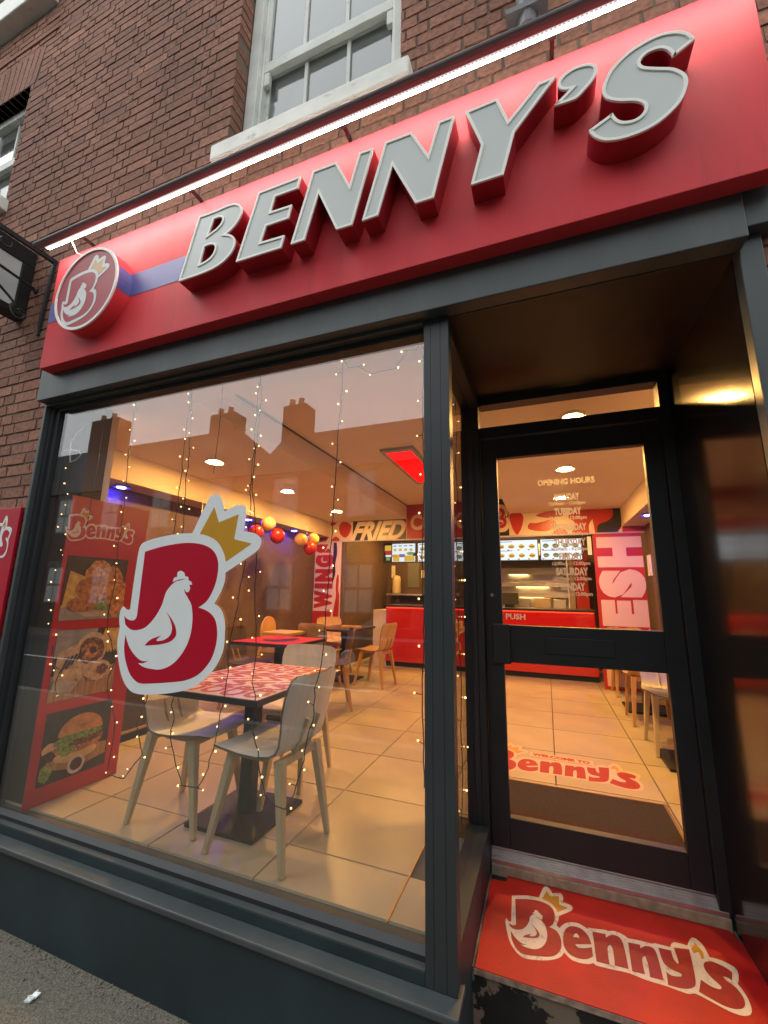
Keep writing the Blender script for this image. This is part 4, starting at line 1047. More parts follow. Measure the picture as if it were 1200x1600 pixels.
# ------------------------------------------------------------------ chairs: one moulded shell on four splayed legs; the front looks along +X
WPLY = mat('chair_whitewash', (0.86, 0.84, 0.76), 0.42, var=.08, vscale=5, stretch=(1, 6, 1))
NPLY = mat('chair_natural', (0.50, 0.30, 0.14), 0.42, var=.15, vscale=5, stretch=(1, 6, 1))
DPLY = mat('chair_dark', (0.045, 0.026, 0.018), 0.4, var=.15, vscale=5)
GPLY = mat('chair_taupe', (0.30, 0.21, 0.14), 0.45, var=.1, vscale=5)
EDGE = mat('ply_edge', (0.16, 0.11, 0.075), 0.6)
LEGW = mat('chair_leg_ash', (0.52, 0.42, 0.25), 0.45, var=.14, vscale=6, stretch=(4, 4, .6), bump=.05)
LEGN = mat('chair_leg_oak', (0.46, 0.26, 0.10), 0.45, var=.14, vscale=6, stretch=(4, 4, .6))
ST = [(.228, .436, .15), (.222, .448, .185), (.20, .456, .208), (.13, .453, .220), (.04, .444, .222), (-.05, .440, .214), (-.115, .444, .200), (-.152, .462, .192), (-.176, .50, .190), (-.194, .56, .198), (-.212, .635, .212), (-.230, .715, .220), (-.243, .765, .214), (-.249, .795, .196), (-.252, .808, .16)]
def shell_pts(off):
    g = []
    for i, (x, z, hw) in enumerate(ST):
        a = ST[max(0, i-1)]; b = ST[min(len(ST)-1, i+1)]
        tx, tz = b[0] - a[0], b[1] - a[1]; L = math.hypot(tx, tz); nx, nz = -tz / L, tx / L
        if nz < 0 and i < 6: nx, nz = -nx, -nz
        if i >= 6 and nx < 0: nx, nz = -nx, -nz
        row_ = []
        back = max(0, min(1, (i - 6) / 4))
        for j in range(9):
            u = -1 + 2 * j / 8
            cx_ = back * .030 * u * u; cz_ = (1 - back) * .012 * u * u
            row_.append((x + cx_ + nx * off, u * hw, z + cz_ + nz * off))
        g.append(row_)
    return g
def make_chair(label, shellm, legm, group='moulded cafe chairs'):
    c = thing('chair', label, 'chair', (0, 0, 0), 0, group)
    A, B = shell_pts(.0055), shell_pts(-.0055)
    m = MB(); n = len(A)
    for g in (A, B): m.v += [p for r in g for p in r]
    o2 = n * 9
    for i in range(n - 1):
        for j in range(8):
            a = i*9 + j
            m.f.append((a, a+1, a+10, a+9)); m.f.append((o2+a, o2+a+9, o2+a+10, o2+a+1))
    bd = [j for j in range(9)] + [i*9 + 8 for i in range(1, n)] + [(n-1)*9 + j for j in range(7, -1, -1)] + [i*9 for i in range(n-2, 0, -1)]
    sh = part('shell', m, shellm, c, soft=True)
    e = MB()
    for i in range(len(bd)):
        p, q = bd[i], bd[(i + 1) % len(bd)]
        e.add([m.v[p], m.v[q], m.v[o2 + q], m.v[o2 + p]], [(0, 1, 2, 3)])
    part('shell_edge', e, EDGE, c, fix=False)
    for sx, sy in ((1, 1), (1, -1), (-1, 1), (-1, -1)):
        top = Vector((.135 * sx - .01, .15 * sy, .437)); foot = Vector((.215 * sx, .19 * sy, .0008))
        part('leg', MB().bar(top, foot, .021, .0125, .024, .0125, up=(0, 1, 0)), legm, c, bevel=.004)
    m = MB().bar((.13, -.15, .418), (.13, .15, .418), .012, .012, .018, .018).bar((-.145, -.15, .418), (-.145, .15, .418), .012, .012, .018, .018)
    part('rail', m, legm, c)
    m = MB().bar((-.06, -.135, .425), (.12, -.135, .425), .010, .010, .012, .012).bar((-.06, .135, .425), (.12, .135, .425), .010, .010, .012, .012)
    part('side_rail', m, legm, c)
    m = MB().bar((-.15, .05, .44), (-.215, .05, .60), .016, .014, .006, .005, up=(0, 1, 0)).bar((-.15, -.05, .44), (-.215, -.05, .60), .016, .014, .006, .005, up=(0, 1, 0))
    part('back_support', m, legm, c)
    return c
def put(c, x, y, rz):
    c.location = (x, y, FZ + .001); c.rotation_euler = (0, 0, rz)
    return c
CW = make_chair('white washed chair with its back to the doorway, right of the lettered table', WPLY, LEGW)
put(CW, -1.325, .345, math.pi - .03)
def again(src, label, x, y, rz):
    c = copy_tree(src); c['label'] = label; put(c, x, y, rz); return c
again(CW, 'white washed chair left of the lettered table, below the big B sticker', -1.90, .40, .05)
again(CW, 'white washed chair behind the lettered table, facing the window', -1.66, 1.03, -math.pi / 2 + .06)
CD = make_chair('dark brown chair right of the red topped table', DPLY, LEGN)
put(CD, -2.22, 2.62, math.pi + .55)
again(CD, 'dark brown chair left of the red topped table by the panelled wall', -3.02, 2.28, .15)
CN = make_chair('natural wood chair right of the plain dark table, side on before the red counter', NPLY, LEGN)
put(CN, -2.20, 3.86, math.pi - .12)
again(CN, 'natural wood chair behind the plain dark table, under the lettered wall panel', -3.12, 4.42, -.6)
again(CN, 'natural wood chair behind the door glass, third from the door', .90, 3.42, math.pi / 2)
again(CN, 'natural wood chair behind the door glass, farthest from the door', .93, 4.66, -math.pi / 2)
CG = make_chair('taupe chair with its back to the window, at the plain dark table', GPLY, LEGN)
put(CG, -2.78, 3.38, math.pi / 2 - .1)
again(CW, 'pale chair behind the door glass, nearest the door', .955, 1.70, math.pi / 2)
again(CW, 'pale chair behind the door glass, second from the door', .92, 2.62, -math.pi / 2)

# wooden high chair near the left wall
hc_ = thing('high_chair', 'pale wooden high chair with round back and tray near the left wall', 'high chair', (-3.1, 2.95, FZ))
PALEW = mat('high_chair_wood', (0.60, 0.36, 0.14), 0.4, var=.12, vscale=4, stretch=(1, 6, 1))
hx, hy = -3.15, 2.95
lp = [(hy - .15, .98)] + [(hy + .15 * math.cos(a), 1.14 + .17 * math.sin(a)) for a in [math.pi - math.pi * i / 14 for i in range(15)]] + [(hy + .15, .98)]
part('backrest', MB().shape([lp], lambda y, z, k: (hx - .16 + .02 * k, y, z), 1), PALEW, hc_)
part('tray', MB().box((hx - .1, hy - .19, 1.10), (hx + .28, hy + .19, 1.135)), PALEW, hc_, bevel=.006)
part('seat', MB().box((hx - .16, hy - .16, .90), (hx + .14, hy + .16, .925)), PALEW, hc_)
for sx in (-1, 1):
    for sy in (-1, 1): part('leg', MB().bar((hx + .13 * sx, hy + .15 * sy, .95), (hx + .2 * sx, hy + .2 * sy, .4212), .018, .018), PALEW, hc_)

# ------------------------------------------------------------------ counter, header and kitchen
ct = thing('counter', 'long glossy red serving counter with black top at the back of the shop', 'counter', (-1, 5.3, FZ))
CRED = mat('counter_red', (0.46, 0.010, 0.008), 0.14, coat=.6)
part('front', MB().box((-2.60, 5.30, .50), (.64, 5.34, 1.385)), CRED, ct)
part('kick', MB().box((-2.60, 5.33, .4215), (.64, 5.37, .4985)), BLACK, ct)
part('worktop', MB().box((-2.62, 5.27, 1.386), (.66, 5.95, 1.425)), TBLK, ct, bevel=.003)
part('end_panel', MB().box((-2.86, 5.36, .4215), (-2.605, 5.9, 1.33)), mat('end_cream', (0.52, 0.44, 0.33), 0.5), ct)
part('light_strip', MB().box((-2.59, 5.292, 1.372), (.63, 5.298, 1.384)), glow('led_red', (1.0, 0.03, 0.01), 5.0), ct)
cm = lambda p: (-.86 + (p[0] + 1.70) * .62, .93 + (p[1] - 1.605) * .62)
for k, d, m_, n in (('white', 0, CREAM, 'outline'), ('red', 1, CRED, 'letter'), ('hen', 2, CREAM, 'hen'), ('wing', 3, CRED, 'wing'), ('crown', 1, MATS['gold_paint'], 'crown')):
    part('emblem_' + n, MB().shape([[(cm(p)[0] - .62, cm(p)[1]) for p in smooth(EMBLEM[k])]], lambda x, z, q, d=d: (x, 5.299 - .0012 * (d + 1) + .001 * q, z), 1), m_, ct)

hd = thing('header_sign', 'printed header board with camouflage pattern and FRIED lettering above the counter', 'sign', (-1.2, 4.9, 2.5))
HY = 4.9
part('board', MB().box((RWX0, HY, 2.505), (-2.112, HY + .06, LC - .001)).box((-2.109, HY, 2.505), (-.472, HY + .06, HC - .001)).box((-.469, HY, 2.505), (RWX1, HY + .06, LC - .001)), CREAM, hd)
part('edge_trim', MB().box((RWX0, HY - .012, 2.488), (RWX1, HY + .065, 2.504)), mat('trim_grey', (0.5, 0.47, 0.44), 0.35), hd)
hf = lambda d: (lambda x, z, k: (x, HY - .0015 * (d + 1) + .0012 * k, z))
def hpanel(loop, m_, n, d=0): return part(n, MB().shape([loop], hf(d), 1), m_, hd)
def rect(a, b, c, d): return [(a, c), (b, c), (b, d), (a, d)]
B0, T0, T1 = 2.506, LC - .002, HC - .002
hpanel(smooth([(-3.30, T0), (-3.18, T0 - .02), (-3.12, 2.76), (-3.16, 2.62), (-3.24, 2.56), (-3.34, 2.64), (-3.36, 2.76)]), PRED, 'camouflage_patch')
hpanel(smooth([(-3.81, B0, 1), (-3.62, B0), (-3.56, 2.62), (-3.60, 2.74), (-3.70, T0), (-3.81, T0, 1)]), PRED, 'camouflage_patch')
hpanel(smooth([(-3.50, B0, 1), (-3.34, B0, 1), (-3.36, 2.56), (-3.44, 2.585)]), PRED, 'camouflage_patch')
hpanel(smooth([(-3.58, T0, 1), (-3.40, T0, 1), (-3.46, 2.79), (-3.53, 2.79)]), PRED, 'camouflage_patch')
hpanel(rect(-3.09, -2.115, B0, T0), PBLK, 'lettering_ground')
hpanel(rect(-2.105, -.76, B0, T1), PRED, 'lettering_ground')
hpanel(rect(-.758, -.475, B0, T1), PBLK, 'lettering_ground')
FSH = mat('sharp_cream', (0.74, 0.64, 0.55), 0.4)
words('FRIED', .31, lambda x, y, k: (-2.60 + x + (y - .15) * .38, HY - .004, 2.518 + y), FSH, 'header_lettering', hd, .045, .93)
words('COOKED', .24, lambda x, y, k: (-2.04 + x, HY - .004, 2.66 + y), CREAM, 'header_lettering', hd, .04, 1.22, 'LEFT')
words('B', .38, lambda x, y, k: (-.60 + x, HY - .004, 2.60 + y), CREAM, 'header_lettering', hd, .08, .26)
words('B', .32, lambda x, y, k: (-.60 + x, HY - .0055, 2.63 + y), PRED, 'header_lettering', hd, .02, .17)
for lp in ([(-.46, 2.82), (-.30, T0), (-.26, 2.76), (-.30, 2.60), (-.36, B0, 1), (-.42, 2.6)], [(-.20, 2.60), (-.08, 2.56), (.08, 2.56), (.20, 2.64), (.14, 2.72), (.02, 2.70), (-.08, 2.68), (-.18, 2.68)],
           [(-.08, 2.79), (.06, T0), (.30, T0), (.28, 2.77), (.10, 2.745)], [(.38, B0, 1), (.98, B0, 1), (1.02, 2.7), (.94, T0, 1), (.40, T0, 1), (.36, 2.74), (.44, 2.66)], [(.12, B0, 1), (.34, B0, 1), (.30, 2.57), (.2, 2.58)]):
    hpanel(smooth(lp), PRED, 'camouflage_patch')
hpanel(smooth([(.62, B0, 1), (.69, B0, 1), (.67, 2.70, 1), (.62, 2.62)]), CREAM, 'camouflage_patch', 1)
hpanel(smooth([(.72, B0, 1), (.94, B0, 1), (1.02, 2.58), (1.03, T0, 1), (.93, T0, 1), (.93, 2.74), (.86, 2.67), (.74, 2.62)]), PBLK, 'camouflage_patch', 1)
hpanel(rect(1.031, 1.295, B0, 2.579), PRED, 'camouflage_patch', 1)

fr = thing('fresh_panel', 'tall red wall panel reading FRESH upwards in big pale letters', 'wall panel', (.97, 4.9, FZ))
part('board', MB().box((.655, 4.902, .4215), (1.25, 4.93, 2.487)), PRED, fr)
FRM = mat('fresh_pale', (0.70, 0.50, 0.50), 0.45)
for ch, za, zb in (('H', 2.02, 2.44), ('S', 1.61, 1.99), ('E', 1.22, 1.57), ('R', .82, 1.18), ('F', .45, .78)):
    words(ch, .47, lambda x, y, k, za=za, zb=zb: (1.19 - y, 4.9005, (za + zb) / 2 + x), FRM, 'panel_letter', fr, .085, zb - za)
wg = thing('wings_panel', 'tall wall panel reading WINGS upwards in red letters by the counter opening', 'wall panel', (-3.6, 4.9, FZ))
part('board', MB().box((RWX0 + .002, 4.902, .4215), (-3.46, 4.93, 2.487)), CREAM, wg)
for ch, za, zb in (('S', 2.30, 2.465), ('G', 2.05, 2.27), ('N', 1.80, 2.02), ('I', 1.68, 1.77), ('W', 1.34, 1.65)):
    words(ch, .30, lambda x, y, k, za=za, zb=zb: (-3.485 - y, 4.9005, (za + zb) / 2 + x), PRED, 'panel_letter', wg, .09, zb - za)
part('lower_band', MB().box((RWX0 + .002, 4.899, .43), (-3.46, 4.9015, 1.30)), PRED, wg)
part('side_board', MB().box((-3.458, 4.902, .4215), (-3.30, 4.93, 2.487)), CREAM, wg)
part('sauce_shape', MB().shape([smooth([(-3.43, .5, 1), (-3.32, .5, 1), (-3.31, 1.55), (-3.335, 1.68), (-3.33, 1.86), (-3.35, 1.93), (-3.375, 1.86), (-3.385, 1.7), (-3.375, 1.56), (-3.415, 1.3), (-3.44, .9)])], lambda x, z, k: (x, 4.9 - .001 + .001 * k, z), 1), PRED, wg)
part('dark_shape', MB().shape([smooth([(-3.455, 2.48, 1), (-3.40, 2.48, 1), (-3.38, 2.3), (-3.41, 2.1), (-3.40, 1.95), (-3.44, 1.8), (-3.455, 1.75, 1)])], lambda x, z, k: (x, 4.9 - .001 + .001 * k, z), 1), PBLK, wg)

# kitchen behind the counter
structure('kitchen_side_wall', MB().box((-3.30, 4.94, .42), (-3.22, BACK - .001, LC - .001)), WALL)
structure('kitchen_partition', MB().box((-1.98, 6.1, .42), (-1.93, BACK - .001, 2.5)), mat('kitchen_pale', (0.45, 0.33, 0.2), 0.5))
ho = thing('kitchen_hood', 'brushed steel extraction hood and hot shelves behind the counter', 'kitchen unit', (-.1, 6.5, 1.2))
part('back_panel', MB().box((-1.3, 6.62, 1.0), (.42, 6.66, 2.5)), STEEL, ho)
for zz, d in ((2.02, .30), (1.80, .34), (1.62, .4)):
    part('shelf', MB().box((-1.25, 6.62 - d, zz), (.36, 6.615, zz + .03)), STEEL, ho, bevel=.006)
    part('shelf_lip', MB().box((-1.25, 6.61 - d, zz - .03), (.36, 6.618 - d, zz + .045)), STEEL, ho, bevel=.004)
part('canopy', MB().hexa([(-1.3, 6.0, 2.30), (.45, 6.0, 2.30), (.45, 6.6, 2.12), (-1.3, 6.6, 2.12), (-1.3, 6.05, 2.5), (.45, 6.05, 2.5), (.45, 6.6, 2.5), (-1.3, 6.6, 2.5)]), STEEL, ho)
HEAT = glow('heat_lamp', (1.0, 0.62, 0.2), 9.0)
for zz, xa, xb in ((1.985, -.62, -.30), (1.765, -.5, .05), (1.585, -1.0, -.6), (1.585, -.45, -.05)):
    part('heat_lamp', MB().box((xa, 6.40, zz), (xb, 6.43, zz + .022)), HEAT, ho)
part('side_cheek', MB().box((.37, 6.2, 1.2), (.40, 6.6, 1.9)), STEEL, ho)
for i, (x, w, h) in enumerate(((-.42, .16, .17), (-.2, .26, .18), (.1, .2, .16))):
    single('food_container', MB().box((x, 5.98, 1.10), (x + w, 6.2, 1.40 + h)), (STEEL, mat('box_cream', (0.5, 0.4, 0.24), .5), STEEL)[i], ('left steel tub standing behind the counter under the hood', 'cream box standing between two steel tubs behind the counter', 'right steel tub standing behind the counter under the hood')[i], 'container', bevel=.008)
till = thing('till', 'black till screen on the counter seen just right of the door edge', 'till', (-.6, 5.6, 1.43))
part('screen', MB().hexa([(-.72, 5.62, 1.47), (-.43, 5.62, 1.47), (-.43, 5.64, 1.47), (-.72, 5.64, 1.47), (-.72, 5.70, 1.66), (-.43, 5.70, 1.66), (-.43, 5.72, 1.66), (-.72, 5.72, 1.66)]), BLACK, till)
part('foot', MB().box((-.64, 5.6, 1.4255), (-.5, 5.8, 1.475)), BLACK, till)
rc = thing('red_column', 'narrow red column with a steel door edge beside the hood', 'column', (.5, 5.6, FZ))
part('panel', MB().box((.46, 5.96, .4215), (.645, 6.1, 2.30)), PRED, rc)
part('door_edge', MB().box((.355, 5.97, .4215), (.44, 6.02, 2.36)), mat('door_edge_grey', (0.36, 0.27, 0.22), .4), rc)
part('edge_strip', MB().box((.335, 5.965, .4215), (.353, 6.0, 2.36)), TRIM, rc)
part('white_sign', MB().box((.585, 4.94, 2.2), (.635, 4.955, 2.46)), TRIM, rc)
wb = thing('wall_boiler', 'white water boiler on the brown wall behind the counter', 'boiler', (-2.95, 6.9, 1.6))
part('body', MB().lathe((-2.92, 6.75, 1.62), [(.085, 0), (.09, .02), (.09, .3), (.07, .36), (.0, .37)], 14), mat('boiler_cream', (0.6, 0.5, 0.36), .4), wb, soft=False)
part('shelf', MB().box((-3.1, 6.6, 1.58), (-2.3, 6.99, 1.615)), STEEL, wb)
for i, (x, z, lb) in enumerate(((-3.12, 1.95, 'white double switch on the kitchen wall left of the boiler'), (-2.45, 1.95, 'socket plate on the brown wall between boiler and partition'))):
    single('switch_plate', MB().box((x, 6.985, z), (x + .08, 6.999, z + .26 - .1 * i)), TRIM, lb, 'switch')
single('tall_sink', MB().box((-2.85, 6.2, .4215), (-2.1, 6.7, 1.35)).box((-2.8, 6.35, 1.35), (-2.72, 6.42, 1.5)), MATS['table_black'], 'dark unit with a tap against the brown wall behind the counter', 'kitchen unit')
single('wall_sheet', MB().box((-2.75, 6.985, 1.75), (-2.5, 6.995, 2.4)), mat('grey_sheet', (0.16, 0.17, 0.15), .5), 'grey ribbed sheet hanging on the wall under the left screen', 'wall sheet')
single('thermostat', MB().box((1.282, 4.72, 1.9), (1.2995, 4.88, 2.17)), TRIM, 'pale control strip on the right wall beside the FRESH panel', 'control')

# menu screens
SCRW = glow('screen_white', (0.86, 0.94, 1.0), 1.15); SCRY = glow('screen_yellow', (1.0, 0.62, 0.08), 0.85); SCRR = glow('screen_red', (0.9, 0.05, 0.04), 0.7)
SCRB = glow('screen_brown', (0.5, 0.24, 0.06), 0.6); SCRG = glow('screen_green', (0.35, 0.6, 0.2), 0.7); SCRD = glow('screen_dark', (0.1, 0.12, 0.2), 0.3); SCRP = glow('screen_purple', (0.42, 0.25, 0.5), .7)
def screen(x0, x1, z0, z1, label, kind):
    s = thing('menu_screen', label, 'menu screen', ((x0 + x1) / 2, 5.22, z0), 0, 'menu screens above the counter')
    part('case', MB().box((x0, 5.20, z0), (x1, 5.25, z1)), BLACK, s, bevel=.003)
    x0 += .012; x1 -= .012; z0 += .014; z1 -= .014
    w, h = x1 - x0, z1 - z0
    q = lambda d: (lambda x, z, k: (x0 + x * w, 5.1995 - .0006 * (d + 1) + .0005 * k, z0 + z * h))
    a = .27 if kind == 0 else 0
    disp = part('display', MB().shape([rect(a, 1, 0, 1)], q(0), 1), SCRW, s)
    if kind == 0:
        for r, m_ in ((rect(.03, .24, .62, .92), SCRY), (rect(.05, .25, .40, .6), SCRR), (rect(.06, .24, .28, .38), SCRW), (rect(.08, .2, .08, .25), SCRG)): part('display_block', MB().shape([r], q(0), 1), m_, s)
        for r, m_ in ((rect(.3, .5, .02, .40), SCRY), (rect(.5, .68, .25, .42), SCRP), (rect(.66, .98, .02, .34), SCRY), (blob(.85, .45, .12, .09), SCRG), (blob(.97, .4, .06, .1), SCRD), (rect(.28, .42, .25, .4), SCRR)): part('display_block', MB().shape([r], q(1), 1), m_, s)
        for i in range(4): part('display_food', MB().shape([blob(.36 + .17 * i, .66, .055, .08)], q(2), 1), SCRY, s); part('display_text', MB().shape([rect(.30 + .17 * i, .41 + .17 * i, .86, .90)], q(2), 1), SCRD, s)
    else:
        for i in range(4):
            for j in range(2):
                cx_, cz_ = .13 + .245 * i, .68 - .46 * j
                part('display_food', MB().shape([blob(cx_, cz_, .075, .11, 14, .1)], q(1), 1), SCRY if kind == 1 else SCRB, s)
                part('display_food', MB().shape([blob(cx_, cz_ - .02, .065, .035, 12, .1)], q(2), 1), SCRB if kind == 1 else SCRG, s)
                part('display_text', MB().shape([rect(cx_ - .1, cx_ - .05, cz_ - .2, cz_ - .15)], q(1), 1), SCRR, s)
        part('display_text', MB().shape([rect(.04, .4, .91, .94)], q(1), 1), SCRD, s); part('display_text', MB().shape([rect(.04, .4, .45, .475)], q(1), 1), SCRD, s)
    return s
screen(-2.63, -2.035, 2.14, 2.478, 'lit menu screen with a black side strip, left end of the row', 0)
screen(-2.01, -1.415, 2.14, 2.478, 'lit menu screen mostly hidden by the pillar, second in the row', 1)
screen(-1.39, -.745, 2.14, 2.478, 'lit menu screen glimpsed between pillar and door, third in the row', 2)
screen(-.72, -.075, 2.145, 2.482, 'lit menu screen with rows of yellow burgers, left of the pair in the door', 1)
screen(-.055, .535, 2.145, 2.482, 'lit menu screen with wraps behind the day lettering, right of the pair in the door', 2)

# ------------------------------------------------------------------ lamps
WARM = glow('lamp_warm', (1.0, 0.51, 0.125), 1120.0)
def downlight(x, y, z, label, glowm=WARM, group='warm round ceiling lamps', r=.062, rimm=None):
    d = thing('downlight', label, 'ceiling lamp', (x, y, z), 0, group)
    part('rim', MB().lathe((x, y, z - .0215), [(r + .022, 0), (r + .024, .0215), (r + .001, .0215), (r + .001, .004)], 24, caps=False), rimm or TRIM, d, soft=False)
    part('diffuser', MB().lathe((x, y, z - .018), [(0, -.008), (r * .75, -.008), (r - .004, -.004), (r, .004)], 24), glowm, d)
    return d
for i, y in enumerate((1.38, 2.60, 3.92)):
    downlight(-2.90, y, LC, ('warm round lamp in the left ceiling, nearest the window', 'warm round lamp in the left ceiling, middle of the row', 'warm round lamp in the left ceiling, nearest the counter')[i])
    downlight(.235, (1.36, 2.63, 3.92)[i], LC, ('warm round lamp over the doorway seen at the transom', 'warm round lamp seen through the door, middle of the row', 'warm round lamp seen through the door, nearest the counter')[i])
downlight(-2.5, 5.9, LC, 'added warm round lamp, out of sight over the left of the kitchen')  # unseen kitchen lamps, added so the steel catches warm highlights
downlight(.0, 5.9, LC, 'added warm round lamp, out of sight over the hood in the kitchen')
downlight(-1.2, 5.7, HC, 'added warm round lamp, out of sight over the middle of the kitchen')
BLUE = glow('lamp_blue', (0.02, 0.015, 1.0), 430.0)
BRIM = mat('lamp_rim_dark', (0.2, 0.2, 0.22), .4)
for x, y, l in ((-3.70, 1.07, 'blue round lamp under the left bulkhead nearest the window'), (-3.70, 2.9, 'blue round lamp under the left bulkhead above the nearer balloons'), (-3.66, 3.95, 'blue round lamp under the left bulkhead above the farther balloons'), (1.16, 3.95, 'blue round lamp under the right bulkhead beside the FRESH panel'), (1.16, 2.2, 'blue round lamp under the right bulkhead behind the door frame')):
    downlight(x, y, 2.58, l, BLUE, 'blue round lamps under the bulkheads', .045, BRIM)
rp = thing('red_panel_lamp', 'flat glowing red panel lamp in the raised ceiling', 'ceiling lamp', (-1.35, 2.9, HC))
part('frame', MB().box((-1.53, 2.20, HC - .03), (-1.492, 3.56, HC - .001)).box((-1.21, 2.20, HC - .03), (-1.172, 3.56, HC - .001)).box((-1.491, 2.20, HC - .03), (-1.211, 2.262, HC - .001)).box((-1.491, 3.50, HC - .03), (-1.211, 3.56, HC - .001)), mat('lamp_frame', (0.4, 0.36, 0.32), .4), rp)
part('panel', MB().box((-1.491, 2.263, HC - .022), (-1.211, 3.499, HC - .016)), glow('panel_red', (1.0, 0.004, 0.003), 2.2), rp)

# ------------------------------------------------------------------ balloons
BAL = {'red': mat('balloon_red', (0.40, 0.015, 0.02), .3), 'gold': mat('balloon_gold', (0.62, 0.36, 0.10), .3), 'peach': mat('balloon_peach', (0.62, 0.36, 0.2), .3)}
def balloons(x, y, z, items, label, cord):
    b = thing('balloon_cluster', label, 'balloons', (x, y, z), 0, 'balloon clusters on the left wall')
    for c, dx, dy, dz, r in items:
        prof = [(0, -r * 1.12), (r * .05, -r * 1.13), (r * .12, -r * 1.05)] + [(r * math.sin(a) * (1 if a > 1.57 else 1), -r * math.cos(a) * (1.06 if a < 1.57 else 1.0)) for a in [.35 + (math.pi - .35) * i / 10 for i in range(11)]]
        prof[-1] = (0, prof[-1][1])
        part('balloon', MB().lathe((x + dx, y + dy, z + dz), prof, 20), BAL[c], b, soft=True)
    part('string', MB().tube([(x, y, z + .05), (x, y, cord)], .003, 5), TRIM, b)
balloons(-3.30, 2.85, 2.40, [('peach', -.02, -.02, .08, .095), ('red', .03, .12, -.06, .10), ('red', -.06, -.20, -.05, .09)], 'cluster of one peach and two red balloons nearer the window', 2.58)
balloons(-3.32, 3.78, 2.35, [('gold', 0, -.16, .02, .095), ('gold', .04, .12, .06, .092), ('red', .05, .02, -.09, .10)], 'cluster of two gold balloons and one red near the lettered panel', 2.58)
balloons(-3.42, 1.80, 2.30, [('red', .0, .10, .0, .09), ('gold', -.05, .26, .04, .09)], 'cluster half hidden by the crown of the window sticker', 2.58)

# ------------------------------------------------------------------ door mat and welcome sticker
dm = thing('door_mat', 'dark brown ribbed entrance mat inside the door', 'door mat', (.13, 1.25, FZ))
m = MB().box((-.33, .96, .4212), (.575, 1.53, .4245))
for k in range(90): m.box((-.328 + k * .01, .965, .4245), (-.323 + k * .01, 1.525, .4275))
part('pile', m, mat('mat_brown', (0.026, 0.014, 0.009), .95, var=.3, vscale=60), dm)
part('edging', MB().box((-.34, 1.531, .4212), (.60, 1.548, .4285)).box((.576, .96, .4212), (.592, 1.53, .4285)), mat('brass', (0, 0, 0)), dm)
ws = thing('floor_sticker', "orange red floor sticker reading WELCOME TO Benny's inside the door", 'floor sticker', (.05, 1.85, FZ))
SRED = mat('sticker_red', (0.34, 0.016, 0.010), .4); SCR = mat('sticker_cream', (0.66, 0.45, 0.34), .4)
wf = lambda x, y, l: (x * 1.31 - .244, y * 1.37 + 1.112, .4212 + l * .8)
logo(ws, wf, SCR, SRED, MATS['gold_paint'], SCR)
part('welcome_ground', MB().shape([rect(-.185, .255, 2.028, 2.125)], lambda x, y, k: (x, y - .04 * x, .4222 - .0008 * k), 1), SCR, ws)
words('WELCOME TO', .052, lambda x, y, k: (.035 + x, 2.052 + y - .04 * x, .4228), SRED, 'welcome_lettering', ws, .06, .40)

# ------------------------------------------------------------------ transformer with white flex in the window corner
pa = thing('power_adapter', 'white plug transformer and looped flex hanging in the window corner', 'power adapter', (-3.0, .15, 2.6))
part('body', MB().box((-3.005, .075, 2.60), (-2.965, .113, 2.735)), TRIM, pa, bevel=.008)
part('flex', MB().tube([(-2.985, .10, 2.60), (-2.98, .10, 2.555), (-2.955, .10, 2.52), (-2.88, .10, 2.515), (-2.80, .10, 2.50), (-2.775, .10, 2.47), (-2.82, .10, 2.44), (-2.87, .10, 2.43), (-2.89, .10, 2.50), (-2.895, .10, 2.57), (-2.86, .10, 2.62), (-2.79, .10, 2.66)], .0045, 6), TRIM, pa)

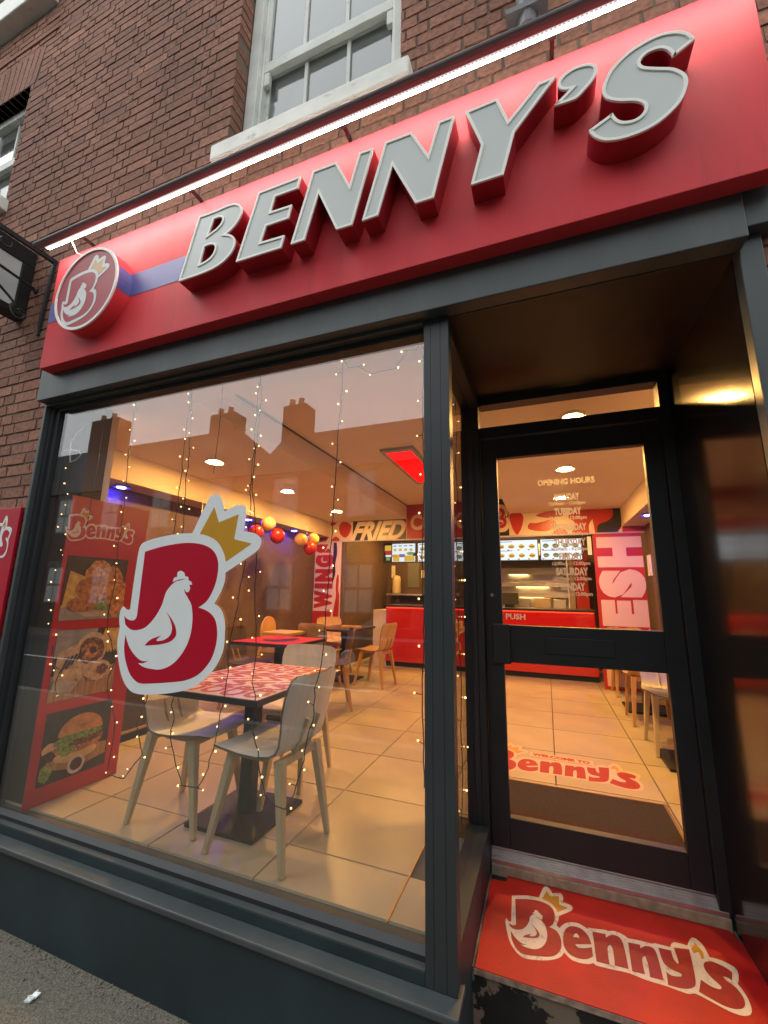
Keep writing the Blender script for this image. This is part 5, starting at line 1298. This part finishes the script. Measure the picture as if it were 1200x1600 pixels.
# ------------------------------------------------------------------ fairy lights
CORD = mat('fairy_cord', (0.012, 0.014, 0.013), .5); BULB = glow('fairy_bulb', (1.0, 0.58, 0.22), 5.0)
FL = {'loopA': 'fairy light loop hanging in front of the food poster', 'loopB': 'fairy light loop running behind the big B sticker', 'loopC': 'fairy light loop hanging in front of the lettered table', 'garland': 'short fairy light swag in the top right corner of the window', 'left': 'fairy light string at the far left edge of the window'}
def fairy(name, pts, label, y=.085, tox=None):
    f = thing('fairy_lights', label, 'fairy lights', (pts[0][0], y, pts[0][1]), 0, 'fairy light strings in the window')
    path = []; q = [Vector((p[0], 0, p[1])) for p in pts]
    for a, b in zip(q, q[1:]):
        n = max(1, int((b - a).length / .03))
        for i in range(n):
            p = a.lerp(b, i / n); path.append((p.x + random.uniform(-.0025, .0025), y + random.uniform(-.004, .004), p.z))
    path.append((q[-1].x, y, q[-1].z))
    if tox: path = [tox(p) for p in path]
    part('cord', MB().tube(path, .0024, 5), CORD, f)
    tw = MB(); bl = MB(); acc = random.uniform(0, .06); side = 1
    for a, b in zip(path, path[1:]):
        acc += (Vector(b) - Vector(a)).length
        if acc > .072:
            acc = random.uniform(-.012, .012); side = -side
            e = (b[0] + side * random.uniform(.012, .03), b[1] + random.uniform(-.012, .012), b[2] + random.uniform(-.012, .014))
            tw.tube([b, e], .0018, 4)
            r = random.choice((.0036, .0042, .0046, .0052))
            bl.lathe((e[0], e[1], e[2]), [(0, -r), (r * .75, -r * .6), (r, 0), (r * .75, r * .6), (0, r)], 6)
    part('twig', tw, CORD, f, kind='stuff'); part('bulb', bl, BULB, f, kind='stuff')
for k, v in FAIRY.items(): fairy(k, v, FL[k])
fairy('side', [(0, 2.66), (.02, 2.5), (-.01, 2.3), (.015, 2.1), (-.015, 1.9), (.01, 1.7), (-.01, 1.45), (.015, 1.2), (0, 1.0), (.01, .8), (-.01, .6)], 'fairy light string behind the narrow side glass of the porch', tox=lambda p: (-.408 + p[0] * .25, .50 + p[0], p[2]))
fairy('edge', [(-.47, 2.70), (-.475, 2.4), (-.468, 2.1), (-.477, 1.8), (-.47, 1.5), (-.478, 1.2), (-.47, .9)], 'fairy light string half hidden by the grey pillar')
for x, zb, l in ((-2.62, 2.0, 'bare dark cable hanging at the left of the window'), (-1.66, 2.25, 'bare dark cable hanging beside the reflected gable')):
    single('hanging_cable', MB().tube([(x, .11, 2.80), (x + .004, .11, (2.8 + zb) / 2), (x - .006, .11, zb)], .002, 5), CORD, l, 'cable')
